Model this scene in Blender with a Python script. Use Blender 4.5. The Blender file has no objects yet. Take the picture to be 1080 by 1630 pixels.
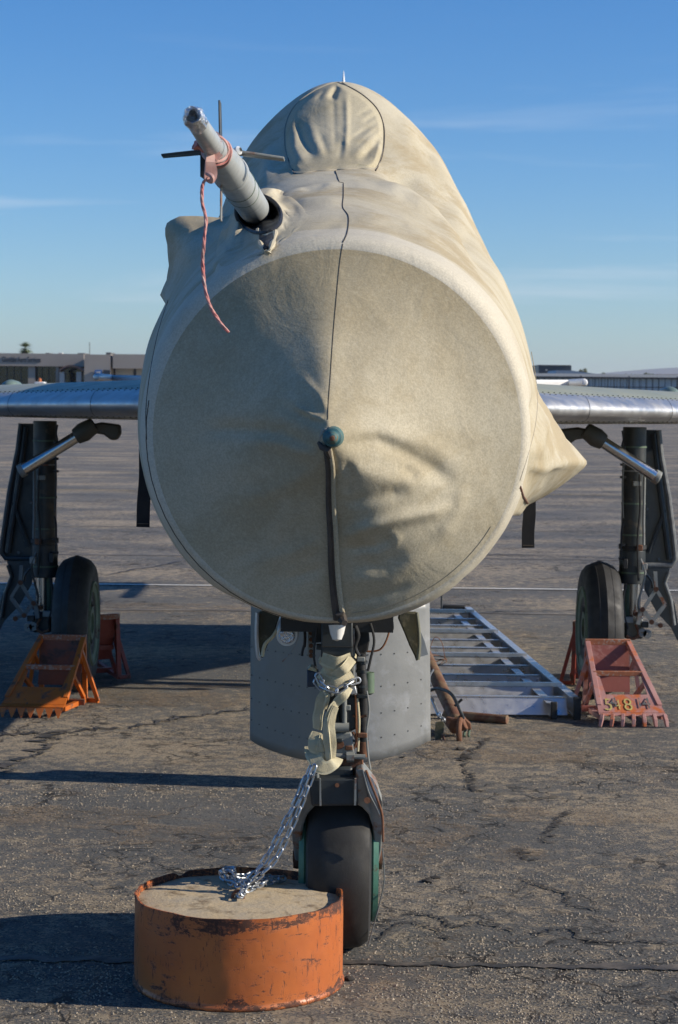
import bpy, bmesh, math, random
import numpy as np
from mathutils import Vector, Matrix, Euler, noise
from mathutils.bvhtree import BVHTree
R = math.radians
random.seed(7)
sc = bpy.context.scene
col = sc.collection

# ---------------------------------------------------------------- camera
F = 3130.0; CX, CY = 540.0, 815.0
PITCH = math.atan((815 - 630) / F)
CAM = Vector((0, 0, 1.53))
CM = Matrix.Rotation(R(90) - PITCH, 3, 'X') @ Matrix.Rotation(R(0.6), 3, 'Z')
cd = bpy.data.cameras.new('camera'); cam = bpy.data.objects.new('camera', cd); col.objects.link(cam)
cam.matrix_world = Matrix.Translation(CAM) @ CM.to_4x4()
cd.sensor_fit = 'VERTICAL'; cd.sensor_height = 24.0; cd.lens = 24.0 * F / 1630
cd.clip_start = 0.1; cd.clip_end = 30000
cd.dof.use_dof = True; cd.dof.focus_distance = 4.6; cd.dof.aperture_fstop = 11
sc.camera = cam

# ---------------------------------------------------------------- sky, sun, exposure
SUN_EL, SUN_AZ = R(26), R(97)
w = bpy.data.worlds.new('World'); sc.world = w; w.use_nodes = True
nt = w.node_tree; nt.nodes.clear()
def N(t, ty, **kw):
    n = t.nodes.new(ty)
    for k, v in kw.items(): setattr(n, k, v)
    return n
sky = N(nt, 'ShaderNodeTexSky', sky_type='NISHITA', sun_disc=False, sun_elevation=SUN_EL, sun_rotation=SUN_AZ,
        altitude=350, air_density=1.0, dust_density=0.15, ozone_density=3.5)
tc = N(nt, 'ShaderNodeTexCoord')
mp = N(nt, 'ShaderNodeMapping'); mp.inputs['Scale'].default_value = (2.2, 2.2, 26); mp.inputs['Rotation'].default_value = (0, R(3), R(20))
nz = N(nt, 'ShaderNodeTexNoise'); nz.inputs['Scale'].default_value = 1.6; nz.inputs['Detail'].default_value = 7; nz.inputs['Roughness'].default_value = .55
nz.inputs['Distortion'].default_value = .35
cr = N(nt, 'ShaderNodeMapRange'); cr.inputs['From Min'].default_value = .56; cr.inputs['From Max'].default_value = .80; cr.inputs['To Max'].default_value = .42
sx = N(nt, 'ShaderNodeSeparateXYZ')
hr = N(nt, 'ShaderNodeMapRange'); hr.inputs['From Min'].default_value = .19; hr.inputs['From Max'].default_value = .08
mu = N(nt, 'ShaderNodeMath', operation='MULTIPLY')
mx = N(nt, 'ShaderNodeMix', data_type='RGBA'); mx.inputs['B'].default_value = (6.2, 6.6, 7.2, 1)
bg = N(nt, 'ShaderNodeBackground'); bg.inputs['Strength'].default_value = 0.095
ow = N(nt, 'ShaderNodeOutputWorld')
L = nt.links.new
L(tc.outputs['Generated'], mp.inputs['Vector']); L(mp.outputs[0], nz.inputs['Vector']); L(nz.outputs['Fac'], cr.inputs['Value'])
L(tc.outputs['Generated'], sx.inputs[0]); L(sx.outputs['Z'], hr.inputs['Value'])
L(cr.outputs[0], mu.inputs[0]); L(hr.outputs[0], mu.inputs[1]); L(mu.outputs[0], mx.inputs['Factor'])
hs = N(nt, 'ShaderNodeHueSaturation'); hs.inputs['Saturation'].default_value = 1.3; hs.inputs['Value'].default_value = .88; L(sky.outputs[0], hs.inputs['Color'])
tn = N(nt, 'ShaderNodeMix', data_type='RGBA', blend_type='MULTIPLY'); tn.inputs['Factor'].default_value = 1; tn.inputs['B'].default_value = (.80, .93, 1.14, 1); L(hs.outputs[0], tn.inputs['A'])
L(tn.outputs['Result'], mx.inputs['A']); L(mx.outputs['Result'], bg.inputs['Color']); L(bg.outputs[0], ow.inputs['Surface'])
sd = bpy.data.lights.new('sun', 'SUN'); sd.energy = 4.2; sd.angle = R(.5); sd.color = (1, .90, .75)
so = bpy.data.objects.new('sun', sd); col.objects.link(so)
sdir = Vector((math.sin(SUN_AZ) * math.cos(SUN_EL), math.cos(SUN_AZ) * math.cos(SUN_EL), math.sin(SUN_EL)))
so.rotation_euler = sdir.to_track_quat('Z', 'Y').to_euler(); so.location = (20, -5, 15)
sc.view_settings.view_transform = 'Standard'; sc.view_settings.look = 'None'
sc.view_settings.gamma = 1; sc.view_settings.use_curve_mapping = False; sc.view_settings.exposure = 0.5
sc.cycles.max_bounces = 6

# ---------------------------------------------------------------- geometry helpers
def ray(px, py): return CM @ Vector(((px - CX) / F, -(py - CY) / F, -1))
def at(px, py, Y):
    d = ray(px, py); return CAM + d * (Y / d.y)
def gnd(px, py, z=0.0):
    d = ray(px, py); return CAM + d * ((z - CAM.z) / d.z)
CMI = CM.inverted()
def pix(P):
    v = CMI @ (Vector(P) - CAM); return CX - v.x / v.z * F, CY + v.y / v.z * F
ORG = {}
def empty(name, loc, label, cat, group=None, rz=0):
    o = bpy.data.objects.new(name, None); col.objects.link(o); o.empty_display_size = .1
    o.location = loc; o.rotation_euler = (0, 0, rz); o['label'] = label; o['category'] = cat
    if group: o['group'] = group
    ORG[o.name] = Vector(loc) if rz == 0 else Vector((0, 0, 0))
    return o
class MB:
    def __init__(s): s.bm = bmesh.new()
    def face(s, vs):
        try: return s.bm.faces.new(vs)
        except ValueError: return None
    def box(s, c, d, rot=None):
        m = Matrix.Translation(Vector(c)) @ ((rot if isinstance(rot, Matrix) else Matrix.Rotation(rot or 0, 4, 'Z')).to_4x4()) @ Matrix.Diagonal((d[0], d[1], d[2], 1))
        bmesh.ops.create_cube(s.bm, size=1, matrix=m); return s
    def prism(s, pts, off):
        off = Vector(off); a = [s.bm.verts.new(Vector(p)) for p in pts]; b = [s.bm.verts.new(Vector(p) + off) for p in pts]
        s.face(a); s.face(b[::-1]); n = len(pts)
        for i in range(n): s.face((a[i], b[i], b[(i + 1) % n], a[(i + 1) % n]))
        return s
    def tube(s, pts, r, n=10, closed=False, sq=False, cap=True):
        P = [Vector(p) for p in pts]; m = len(P); rr = r if hasattr(r, '__len__') else [r] * m
        up = None; rings = []
        if sq: n = 4
        for i in range(m):
            if closed: t = P[(i + 1) % m] - P[i - 1]
            else: t = P[min(i + 1, m - 1)] - P[max(i - 1, 0)]
            t.normalize()
            if up is None:
                ref = Vector((0, 0, 1)) if abs(t.z) < .9 else Vector((1, 0, 0))
                up = (ref - t * ref.dot(t)).normalized()
            else: up = (up - t * up.dot(t)).normalized()
            sd_ = t.cross(up)
            rings.append([s.bm.verts.new(P[i] + (up * math.cos(a) + sd_ * math.sin(a)) * rr[i] * (1.414 if sq else 1))
                          for a in [2 * math.pi * (k + (.5 if sq else 0)) / n for k in range(n)]])
        for i in range(m if closed else m - 1):
            A, B = rings[i], rings[(i + 1) % m]
            for k in range(n): s.face((A[k], A[(k + 1) % n], B[(k + 1) % n], B[k]))
        if cap and not closed: s.face(rings[0][::-1]); s.face(rings[-1])
        return s
    def lathe(s, prof, o, ax, n=32, closed=False):
        ax = Vector(ax).normalized(); ref = Vector((0, 0, 1)) if abs(ax.z) < .9 else Vector((1, 0, 0))
        u = (ref - ax * ref.dot(ax)).normalized(); v = ax.cross(u); o = Vector(o); rings = []
        for r, h in prof:
            if r < 1e-6: rings.append([s.bm.verts.new(o + ax * h)]); continue
            rings.append([s.bm.verts.new(o + ax * h + (u * math.cos(a) + v * math.sin(a)) * r) for a in [2 * math.pi * k / n for k in range(n)]])
        q = len(rings)
        for i in range(q if closed else q - 1):
            A, B = rings[i], rings[(i + 1) % q]
            for k in range(n):
                if len(A) == 1 and len(B) == 1: continue
                if len(A) == 1: s.face((A[0], B[(k + 1) % n], B[k]))
                elif len(B) == 1: s.face((A[k], A[(k + 1) % n], B[0]))
                else: s.face((A[k], A[(k + 1) % n], B[(k + 1) % n], B[k]))
        return s
    def grid(s, G, wrap=False):
        V = [[s.bm.verts.new(p) for p in row] for row in G]
        for i in range(len(V) - 1):
            n = len(V[i])
            for j in range(n if wrap else n - 1): s.face((V[i][j], V[i][(j + 1) % n], V[i + 1][(j + 1) % n], V[i + 1][j]))
        return V
    def ribbon(s, pts, wid, nrm, th=.003, sag=0):
        """a flat band with thickness along pts; nrm = facing direction"""
        P = [Vector(p) for p in pts]; m = len(P); A = []; nrm = Vector(nrm)
        ww = wid if hasattr(wid, '__len__') else [wid] * m
        for i in range(m):
            t = (P[min(i + 1, m - 1)] - P[max(i - 1, 0)]).normalized(); sd_ = t.cross(nrm).normalized(); q = sd_.cross(t).normalized()
            h = ww[i] / 2
            A.append([P[i] + sd_ * h, P[i] + q * th, P[i] - sd_ * h, P[i] - q * th * .2] if False else
                     [P[i] + sd_ * h + q * th * .5, P[i] - sd_ * h + q * th * .5, P[i] - sd_ * h - q * th * .5, P[i] + sd_ * h - q * th * .5])
        V = s.grid(A, wrap=True); s.face(V[0][::-1]); s.face(V[-1]); return s
def mesh_of(name, mb, mat, smooth=True, ang=.6, org=None):
    bm = mb.bm
    bmesh.ops.recalc_face_normals(bm, faces=bm.faces)
    if org is not None: bmesh.ops.translate(bm, verts=bm.verts, vec=-org)
    for f in bm.faces: f.smooth = smooth
    if smooth:
        for e in bm.edges:
            if len(e.link_faces) == 2 and e.calc_face_angle(0) > ang: e.smooth = False
    me = bpy.data.meshes.new(name); bm.to_mesh(me); bm.free()
    for m in (mat if isinstance(mat, (list, tuple)) else [mat]): me.materials.append(m)
    return me
def root_of(o):
    while o.parent: o = o.parent
    return o
def obj(name, mb, mat, parent=None, bevel=0, sub=0, smooth=True, ang=.6, kind=None, label=None):
    org = ORG.get(root_of(parent).name, Vector((0, 0, 0))) if parent else Vector((0, 0, 0))
    o = bpy.data.objects.new(name, mesh_of(name, mb, mat, smooth, ang, org)); col.objects.link(o)
    if parent: o.parent = parent
    if bevel:
        b = o.modifiers.new('bevel', 'BEVEL'); b.width = bevel; b.segments = 2; b.limit_method = 'ANGLE'; b.angle_limit = R(40)
    if sub:
        b = o.modifiers.new('sub', 'SUBSURF'); b.levels = b.render_levels = sub
    if kind: o['kind'] = kind
    if label: o['label'] = label
    return o
def tag(o, label, cat, group=None):
    o['label'] = label; o['category'] = cat
    if group: o['group'] = group
    return o
def struct(name, mb, mat, **kw): return obj(name, mb, mat, kind='structure', **kw)
def copy_tree(o, parent=None):
    c = o.copy(); col.objects.link(c)
    if parent: c.parent = parent
    for ch in list(o.children): copy_tree(ch, c)
    return c
def spline(P, n):
    P = [Vector(p) for p in P]; out = []
    for i in range(len(P) - 1):
        a, b, c, d = P[max(i - 1, 0)], P[i], P[i + 1], P[min(i + 2, len(P) - 1)]
        for k in range(n):
            t = k / n; out.append(.5 * ((2 * b) + (c - a) * t + (2 * a - 5 * b + 4 * c - d) * t * t + (3 * b - a - 3 * c + d) * t ** 3))
    return out + [P[-1]]

# ---------------------------------------------------------------- materials
class NT:
    def __init__(s, name):
        s.m = bpy.data.materials.new(name); s.m.use_nodes = True; s.t = s.m.node_tree
        s.b = s.t.nodes['Principled BSDF']; s.tc = N(s.t, 'ShaderNodeTexCoord')
    def l(s, a, b): s.t.links.new(a, b)
    def map(s, sc_=(1, 1, 1), rot=(0, 0, 0)):
        n = N(s.t, 'ShaderNodeMapping'); n.inputs['Scale'].default_value = sc_; n.inputs['Rotation'].default_value = rot
        s.l(s.tc.outputs['Object'], n.inputs['Vector']); return n.outputs[0]
    def noise(s, scale, detail=4, rough=.5, vec=None, dist=0):
        n = N(s.t, 'ShaderNodeTexNoise'); n.inputs['Scale'].default_value = scale; n.inputs['Detail'].default_value = detail
        n.inputs['Roughness'].default_value = rough; n.inputs['Distortion'].default_value = dist
        s.l(vec if vec is not None else s.tc.outputs['Object'], n.inputs['Vector']); return n.outputs['Fac']
    def vor(s, scale, feat='F1', vec=None, out='Distance'):
        n = N(s.t, 'ShaderNodeTexVoronoi', feature=feat); n.inputs['Scale'].default_value = scale
        s.l(vec if vec is not None else s.tc.outputs['Object'], n.inputs['Vector']); return n.outputs[out]
    def rng(s, v, a, b, c=0.0, d=1.0, smooth=False):
        n = N(s.t, 'ShaderNodeMapRange'); n.inputs['From Min'].default_value = a; n.inputs['From Max'].default_value = b
        n.inputs['To Min'].default_value = c; n.inputs['To Max'].default_value = d
        if smooth: n.interpolation_type = 'SMOOTHSTEP'
        s.l(v, n.inputs['Value']); return n.outputs[0]
    def mix(s, f, a, b):
        n = N(s.t, 'ShaderNodeMix', data_type='RGBA')
        for k, v in (('Factor', f), ('A', a), ('B', b)):
            i = n.inputs[k]
            if isinstance(v, tuple): i.default_value = (*v, 1)
            elif isinstance(v, (int, float)): i.default_value = v
            else: s.l(v, i)
        return n.outputs['Result']
    def math(s, op, a, b=0.0):
        n = N(s.t, 'ShaderNodeMath', operation=op)
        for i, v in enumerate((a, b)):
            if isinstance(v, (int, float)): n.inputs[i].default_value = v
            else: s.l(v, n.inputs[i])
        return n.outputs[0]
    def bump(s, h, strength=.3, dist=.01, prev=None):
        n = N(s.t, 'ShaderNodeBump'); n.inputs['Strength'].default_value = strength; n.inputs['Distance'].default_value = dist
        s.l(h, n.inputs['Height'])
        if prev is not None: s.l(prev, n.inputs['Normal'])
        return n.outputs[0]
    def set(s, k, v):
        i = s.b.inputs[k]
        if isinstance(v, tuple): i.default_value = (*v, 1)
        elif isinstance(v, (int, float)): i.default_value = v
        else: s.l(v, i)
        return s
def paint(name, c1, c2=None, scale=6, rough=.55, metal=0.0, bump=.15, bs=80, c3=None, th=.6, ps=9, soft=.05, bd=.003, rv=.12):
    """base tone c1 wandering to c2, patches of c3 (rust, dirt, chips) above threshold th"""
    k = NT(name); c2 = c2 or tuple(v * .8 for v in c1)
    c = k.mix(k.rng(k.noise(scale, 5, .6), .3, .7), c1, c2)
    r = k.rng(k.noise(scale * 3, 4), .3, .7, rough - rv, min(1, rough + rv))
    if c3:
        f = k.rng(k.noise(ps, 8, .65, dist=.3), th - soft, th + soft)
        c = k.mix(f, c, c3); r = k.math('MAXIMUM', r, k.math('MULTIPLY', f, .85))
        if metal: k.set('Metallic', k.math('MULTIPLY', k.math('SUBTRACT', 1, f), metal))
    elif metal: k.set('Metallic', metal)
    k.set('Base Color', c).set('Roughness', r)
    if bump: k.set('Normal', k.bump(k.noise(bs, 5, .6), bump, bd))
    return k.m
M = {}
def fabric(name, cA, cB, stain, grain=260, soil=.5, zs=None):
    k = NT(name)
    big = k.noise(2.1, 5, .6, dist=.6); mid = k.noise(9, 4, .55)
    c = k.mix(k.rng(big, .38, .62), cA, cB)
    c = k.mix(k.math('MULTIPLY', k.rng(k.noise(3.3, 8, .7, vec=k.map((1, .6, 1), (.4, .8, .2)), dist=.4), .47, .62, smooth=True), soil), c, stain)
    c = k.mix(k.rng(k.noise(14, 8, .75), .55, .72, 0, .45 * soil), c, tuple(v * .72 for v in stain))
    if zs:      # paler low, browner up top: bleaching and soil, plus some lighting put into colour
        sp = N(k.t, 'ShaderNodeSeparateXYZ'); k.l(k.tc.outputs['Object'], sp.inputs[0])
        zz = k.math('ADD', sp.outputs['Z'], k.math('MULTIPLY', k.math('SUBTRACT', mid, .5), .35)); c = k.mix(k.rng(zz, zs[0], zs[1], 0, zs[2], True), c, stain)
        c = k.mix(k.rng(zz, zs[0] - .05, zs[0] - .45, 0, .35, True), c, tuple(min(1, v * 1.22) for v in cB))
    g = k.noise(grain, 2, .7); c = k.mix(k.rng(g, .38, .62, 0, .30), c, tuple(v * .40 for v in cA))
    c = k.mix(k.rng(k.noise(grain * .45, 4, .7), .50, .70, 0, .20), c, tuple(min(1, v * 1.28) for v in cB))
    k.set('Base Color', c).set('Roughness', .88).set('Specular IOR Level', .25)
    b = k.bump(k.noise(5.5, 4, .5), .10, .02)
    b = k.bump(k.noise(38, 3, .5), .12, .006, b)
    b = k.bump(k.noise(11, 3, .5, vec=k.map((1, .3, 1)), dist=1.5), .12, .02, b)
    k.set('Normal', k.bump(g, .22, .0022, b)); return k.m
M['cone'] = fabric('tan_canvas', (.455, .40, .28), (.53, .475, .35), (.35, .285, .17), zs=(1.42, 1.80, .85))
M['panelcloth'] = fabric('windscreen_canvas', (.46, .405, .275), (.52, .465, .33), (.36, .30, .18))
M['body'] = fabric('pale_canvas', (.56, .51, .385), (.49, .43, .30), (.40, .32, .19), soil=.85)
M['band'] = fabric('hem_canvas', (.62, .575, .46), (.56, .51, .40), (.46, .39, .27), soil=.45)
M['seam'] = paint('seam_thread', (.06, .05, .04), rough=.9, bump=0)
M['piping'] = paint('hem_piping', (.40, .36, .28), (.32, .28, .21), rough=.9)
M['zip'] = paint('zip_flap', (.10, .08, .065), (.06, .05, .04), rough=.85, scale=30)
M['black_web'] = paint('black_webbing', (.012, .012, .014), rough=.8, bs=300)
M['rubber'] = paint('tyre_rubber', (.015, .015, .015), (.026, .025, .023), scale=7, rough=.7, c3=(.06, .054, .045), th=.66, ps=5, soft=.12, bs=200)
M['teal'] = paint('teal_paint', (.03, .10, .115), (.045, .14, .14), scale=40, rough=.5, c3=(.16, .10, .05), th=.6, ps=60)
M['hub_green'] = paint('hub_green', (.09, .24, .17), (.07, .18, .13), scale=20, rough=.5, c3=(.10, .06, .035), th=.62, ps=26)
M['hub_dark'] = paint('hub_olive', (.11, .165, .105), (.08, .12, .08), rough=.6, c3=(.06, .04, .03), th=.62)
M['grey_paint'] = paint('grey_gear_paint', (.16, .175, .175), (.11, .12, .12), scale=14, rough=.5, c3=(.15, .065, .03), th=.61, ps=18, bs=90)
M['pale_gear'] = paint('pale_gear_paint', (.27, .28, .26), (.19, .20, .19), scale=14, rough=.5, c3=(.20, .075, .03), th=.60, ps=17)
M['dark_gear'] = paint('dark_gear_paint', (.035, .042, .045), (.02, .025, .028), scale=10, rough=.45, c3=(.06, .045, .035), th=.66)
M['boom'] = paint('boom_grey', (.42, .44, .43), (.33, .35, .34), scale=12, rough=.42, c3=(.16, .15, .14), th=.66, ps=25)
M['chrome'] = paint('bright_steel', (.62, .62, .62), (.5, .5, .5), rough=.22, metal=1, bump=.05, rv=.06)
M['galv'] = paint('galvanised', (.52, .55, .58), (.38, .41, .45), scale=60, rough=.40, metal=.9, bump=.1, c3=(.35, .36, .37), th=.66, ps=80)
M['foil'] = paint('foil', (.8, .8, .8), (.65, .65, .65), rough=.22, metal=1, bump=1.0, bs=90, bd=.01)
M['alu'] = paint('aluminium_skin', (.62, .62, .61), (.50, .50, .49), scale=5, rough=.46, metal=.8, bump=.12, bs=14, bd=.01, c3=(.33, .33, .32), th=.66, ps=7, soft=.1)
M['ladder_alu'] = paint('ladder_aluminium', (.74, .74, .74), (.62, .62, .63), scale=9, rough=.36, metal=.75, bump=.05, bs=20)
M['wing_top'] = paint('wing_green_grey', (.29, .31, .23), (.34, .35, .27), scale=3, rough=.5, bump=.05)
M['wing_bottom'] = paint('wing_olive_metal', (.28, .27, .18), (.2, .2, .15), scale=4, rough=.45, metal=.3)
M['panel'] = paint('brake_grey', (.25, .255, .25), (.20, .205, .20), scale=5, rough=.5, metal=.15, c3=(.29, .30, .31), th=.62, ps=12, soft=.09)
M['black'] = paint('black_rubber_parts', (.013, .013, .013), (.02, .02, .02), rough=.6)
M['rust'] = paint('rusty_steel', (.20, .085, .04), (.11, .05, .03), scale=25, rough=.85, bump=.5)
M['copper'] = paint('copper_wire', (.42, .18, .09), rough=.4, metal=.6)
M['white'] = paint('white_paint', (.78, .78, .76), (.7, .7, .68), rough=.45)
M['web'] = paint('cream_webbing', (.60, .55, .38), (.50, .44, .28), scale=22, rough=.85, bump=.4, bs=240, c3=(.30, .25, .15), th=.64, ps=20, soft=.1)
M['pole'] = paint('towbar_rust', (.15, .085, .05), (.22, .15, .085), scale=9, rough=.75, c3=(.14, .06, .035), th=.52, ps=14, bump=.5)
M['ribbon_red'] = paint('ribbon_red', (.50, .12, .10), (.60, .30, .27), scale=60, rough=.8)
M['ribbon_pink'] = paint('ribbon_faded', (.62, .42, .37), (.5, .24, .2), scale=50, rough=.85)
M['choc_orange'] = paint('chock_orange', (.56, .145, .014), (.46, .11, .014), scale=12, rough=.5, c3=(.16, .075, .045), th=.60, ps=17, bump=.3)
M['choc_red'] = paint('chock_red', (.34, .055, .03), (.26, .045, .03), scale=12, rough=.55, c3=(.13, .05, .03), th=.58, ps=15)
M['choc_pink'] = paint('chock_faded', (.42, .235, .215), (.36, .16, .14), scale=9, rough=.65, c3=(.46, .12, .035), th=.56, ps=8, soft=.04, bump=.4)
M['num_yellow'] = paint('number_yellow', (.50, .44, .13), rough=.8, c3=(.42, .22, .17), th=.55, ps=60)
M['num_dark'] = paint('number_dark', (.10, .11, .11), rough=.8, c3=(.38, .19, .15), th=.56, ps=60)
M['white_line'] = None
M['panel_l'] = paint('brake_warm_lit', (.27, .25, .205), (.23, .215, .185), scale=4, rough=.55, metal=.1, c3=(.26, .25, .22), th=.64, ps=9, soft=.1)  # left brake half: the warm light on it is put into the colour
M['fairing'] = paint('fairing_grey_green', (.16, .22, .19), (.12, .17, .15), scale=20, rough=.45)
M['rivet'] = paint('rivet_grey', (.13, .125, .11), rough=.6)
M['web2'] = paint('webbing_centre', (.52, .465, .32), (.42, .37, .24), scale=30, rough=.9, bump=.5, bs=260)
M['dark_gear2'] = paint('leg_grimy_grey', (.045, .052, .05), (.018, .02, .02), scale=7, rough=.42, c3=(.10, .085, .06), th=.60, ps=12)
M['bay_inner'] = paint('door_olive_inner', (.10, .09, .045), (.05, .05, .035), scale=14, rough=.7, c3=(.2, .17, .10), th=.62, ps=30)
M['door_edge'] = paint('door_edge_worn_lit', (.22, .23, .22), (.10, .10, .10), scale=30, rough=.5)  # worn edge, used on the sunlit gear only: light put into its paleness
M['choc_red2'] = paint('chock_dull_red', (.24, .04, .025), (.34, .08, .05), scale=8, rough=.55)
M['bluepaint2'] = paint('box_navy', (.03, .05, .09), rough=.5)
M['bay_inner2'] = paint('knuckle_grey', (.07, .07, .06), (.10, .095, .08), scale=9, rough=.5)
# drum paint, concrete, ground
def drum_mat():
    k = NT('drum_orange')
    sp = N(k.t, 'ShaderNodeSeparateXYZ'); k.l(k.tc.outputs['Object'], sp.inputs[0]); z = sp.outputs['Z']
    c = k.mix(k.rng(k.noise(7, 5, .6), .3, .7), (.52, .15, .036), (.40, .105, .028))
    n1 = k.noise(9, 9, .78, vec=k.map((1, 1, 2.2)), dist=.25); n2 = k.noise(30, 8, .8, vec=k.map((2.2, 2.2, .45))); n3 = k.noise(26, 8, .8, vec=k.map((.5, .5, 3)))
    edge = k.math('MAXIMUM', k.rng(z, .175, .226, 0, .13), k.rng(z, .045, .0, 0, .13))
    f = k.rng(k.math('ADD', n1, edge), .60, .63)
    f = k.math('MAXIMUM', f, k.rng(k.math('ADD', n2, k.math('MULTIPLY', edge, .35)), .58, .62))
    f = k.math('MAXIMUM', f, k.rng(k.math('ADD', n3, k.math('MULTIPLY', edge, .3)), .60, .64))
    f = k.math('MULTIPLY', f, k.rng(k.noise(120, 3, .7), .3, .5, .55, 1))
    rust = k.mix(k.noise(40, 4), (.10, .035, .018), (.045, .022, .016))
    c = k.mix(k.math('MULTIPLY', k.rng(k.noise(5, 6, .7), .5, .75), .4), c, (.30, .10, .035))
    c = k.mix(f, c, rust)
    k.set('Base Color', c).set('Roughness', k.rng(f, 0, 1, .42, .85))
    b = k.bump(k.noise(6, 3, .5), .5, .015); k.set('Normal', k.bump(k.math('SUBTRACT', 1, f), .3, .0015, b)); return k.m
M['drum'] = drum_mat()
M['concrete'] = paint('drum_concrete', (.50, .385, .23), (.40, .34, .25), scale=14, rough=.9, bump=.7, bs=90, c3=(.20, .145, .085), th=.60, ps=17, soft=.07)
M['cplate'] = None
def asphalt_mat():
    k = NT('old_asphalt'); o = k.tc.outputs['Object']
    base = k.mix(k.rng(k.noise(1.3, 6, .6), .35, .65), (.145, .146, .140), (.20, .197, .184))
    base = k.mix(k.rng(k.noise(160, 3, .7), .4, .7, 0, .75), base, (.05, .05, .05))
    # sandy, stone-rich bands running across the apron
    band = k.noise(.8, 4, .55, vec=k.map((.6, 1.0, 1)))
    grit = k.noise(88, 6, .9)
    gsum = k.math('ADD', grit, k.math('MULTIPLY', k.math('SUBTRACT', band, .5), .55))
    gm = k.rng(k.math('ADD', gsum, k.math('MULTIPLY', k.math('SUBTRACT', k.noise(13, 5, .75), .5), .75)), .53, .575)
    gcol = k.mix(k.noise(33, 4, .7), (.37, .285, .18), (.56, .47, .34))
    c = k.mix(k.math('MULTIPLY', gm, .85), base, gcol)
    c = k.mix(k.rng(band, .5, .72, 0, .24), c, (.34, .28, .20))
    # single pale and dark stones
    vc = k.vor(115, out='Color'); vd = k.vor(115)
    sepv = N(k.t, 'ShaderNodeSeparateColor'); k.l(vc, sepv.inputs[0])
    st = k.math('MULTIPLY', k.rng(sepv.outputs[0], .86, .88), k.rng(vd, .42, .30))
    c = k.mix(st, c, k.mix(sepv.outputs[1], (.50, .42, .33), (.30, .19, .14)))
    st2 = k.math('MULTIPLY', k.rng(sepv.outputs[2], .78, .80), k.rng(vd, .45, .32))
    c = k.mix(k.math('MULTIPLY', st2, .8), c, (.03, .03, .032))
    # crazing: distorted cell edges, only in worn zones
    dn = N(k.t, 'ShaderNodeTexNoise'); dn.inputs['Scale'].default_value = 5; dn.inputs['Detail'].default_value = 5; k.l(o, dn.inputs['Vector'])
    vm = N(k.t, 'ShaderNodeVectorMath', operation='MULTIPLY_ADD'); vm.inputs[1].default_value = (.38, .38, 0)
    k.l(dn.outputs['Color'], vm.inputs[0]); k.l(o, vm.inputs[2])
    e1 = k.vor(2.6, 'DISTANCE_TO_EDGE', vm.outputs[0]); e2 = k.vor(8.5, 'DISTANCE_TO_EDGE', vm.outputs[0])
    zone = k.rng(k.noise(.55, 3, .5), .42, .55, smooth=True); zone2 = k.rng(k.noise(1.1, 3, .5), .46, .56, smooth=True)
    br = k.rng(k.noise(6, 4, .6), .42, .56)
    cr1 = k.math('MULTIPLY', k.math('MULTIPLY', k.rng(e1, .016, .006), zone), br)
    cr2 = k.math('MULTIPLY', k.math('MULTIPLY', k.rng(e2, .06, .02), zone2), br)
    crk = k.math('MAXIMUM', cr1, cr2)
    halo = k.math('MULTIPLY', k.math('MULTIPLY', k.rng(e1, .06, .01), zone), k.rng(k.noise(12, 5, .7), .45, .6))
    c = k.mix(k.math('MULTIPLY', halo, .55), c, (.33, .25, .17))
    c = k.mix(k.math('MULTIPLY', crk, .85), c, (.02, .019, .018))
    k.set('Base Color', c).set('Roughness', .9).set('Specular IOR Level', .3)
    b = k.bump(k.noise(150, 4, .75), .9, .008)
    b = k.bump(grit, .8, .012, b); b = k.bump(k.math('SUBTRACT', 1, crk), .8, .008, b)
    k.set('Normal', b); return k.m
M['asphalt'] = asphalt_mat()
M['tar'] = paint('crack_sealer', (.028, .027, .026), (.05, .048, .044), scale=5, rough=.7, c3=(.15, .125, .10), th=.56, ps=10, soft=.1, bs=60, bump=.6)
M['sand'] = paint('blown_sand', (.30, .215, .135), (.22, .165, .11), scale=8, rough=.95, c3=(.10, .09, .08), th=.58, ps=45, soft=.06, bump=.5, bs=120)
M['line_w'] = paint('white_marking', (.80, .78, .72), (.7, .68, .6), scale=8, rough=.8, c3=(.2, .19, .17), th=.66, ps=20, soft=.06)
M['line_y'] = paint('yellow_marking', (.50, .34, .08), (.35, .25, .08), scale=8, rough=.8, c3=(.12, .11, .10), th=.55, ps=18, soft=.08)

# ---------------------------------------------------------------- ground and far setting
def wobbly(p0, p1, wid, z, n=60, amp=.02, seed=1):
    a, b = Vector(p0), Vector(p1); rnd = random.Random(seed); L_, R_ = [], []
    t = (b - a).normalized(); s_ = Vector((-t.y, t.x, 0))
    for i in range(n + 1):
        p = a.lerp(b, i / n); o_ = noise.noise(Vector((i * .23, seed * 3.1, 0))) * amp; ww = wid * (.35 + .9 * abs(noise.noise(Vector((i * .07, seed * 1.7, 5)))) + .35 * rnd.random()) / 1.5
        L_.append(Vector((*(p + s_ * (o_ + ww)).xy, z))); R_.append(Vector((*(p + s_ * (o_ - ww)).xy, z)))
    return [L_, R_]
g = MB(); ring = [(-9000, -200), (9000, -200), (9000, 9000), (-9000, 9000)]
g.face([g.bm.verts.new((x, y, 0)) for x, y in ring]); struct('asphalt_ground', g, M['asphalt'], smooth=False)
def strip(name, y0, x0, x1, wid, mat, z, slope=0, seed=1, amp=.03, n=90):
    m = MB(); m.grid(wobbly((x0, y0, 0), (x1, y0 + slope * (x1 - x0), 0), wid, z, n, amp, seed)); return struct(name, m, mat, smooth=False)
strip('sealed_joint', gnd(640, 1532).y, -1.6, 1.6, .045, M['tar'], .004, -.012, 3, .02, 260)
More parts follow.
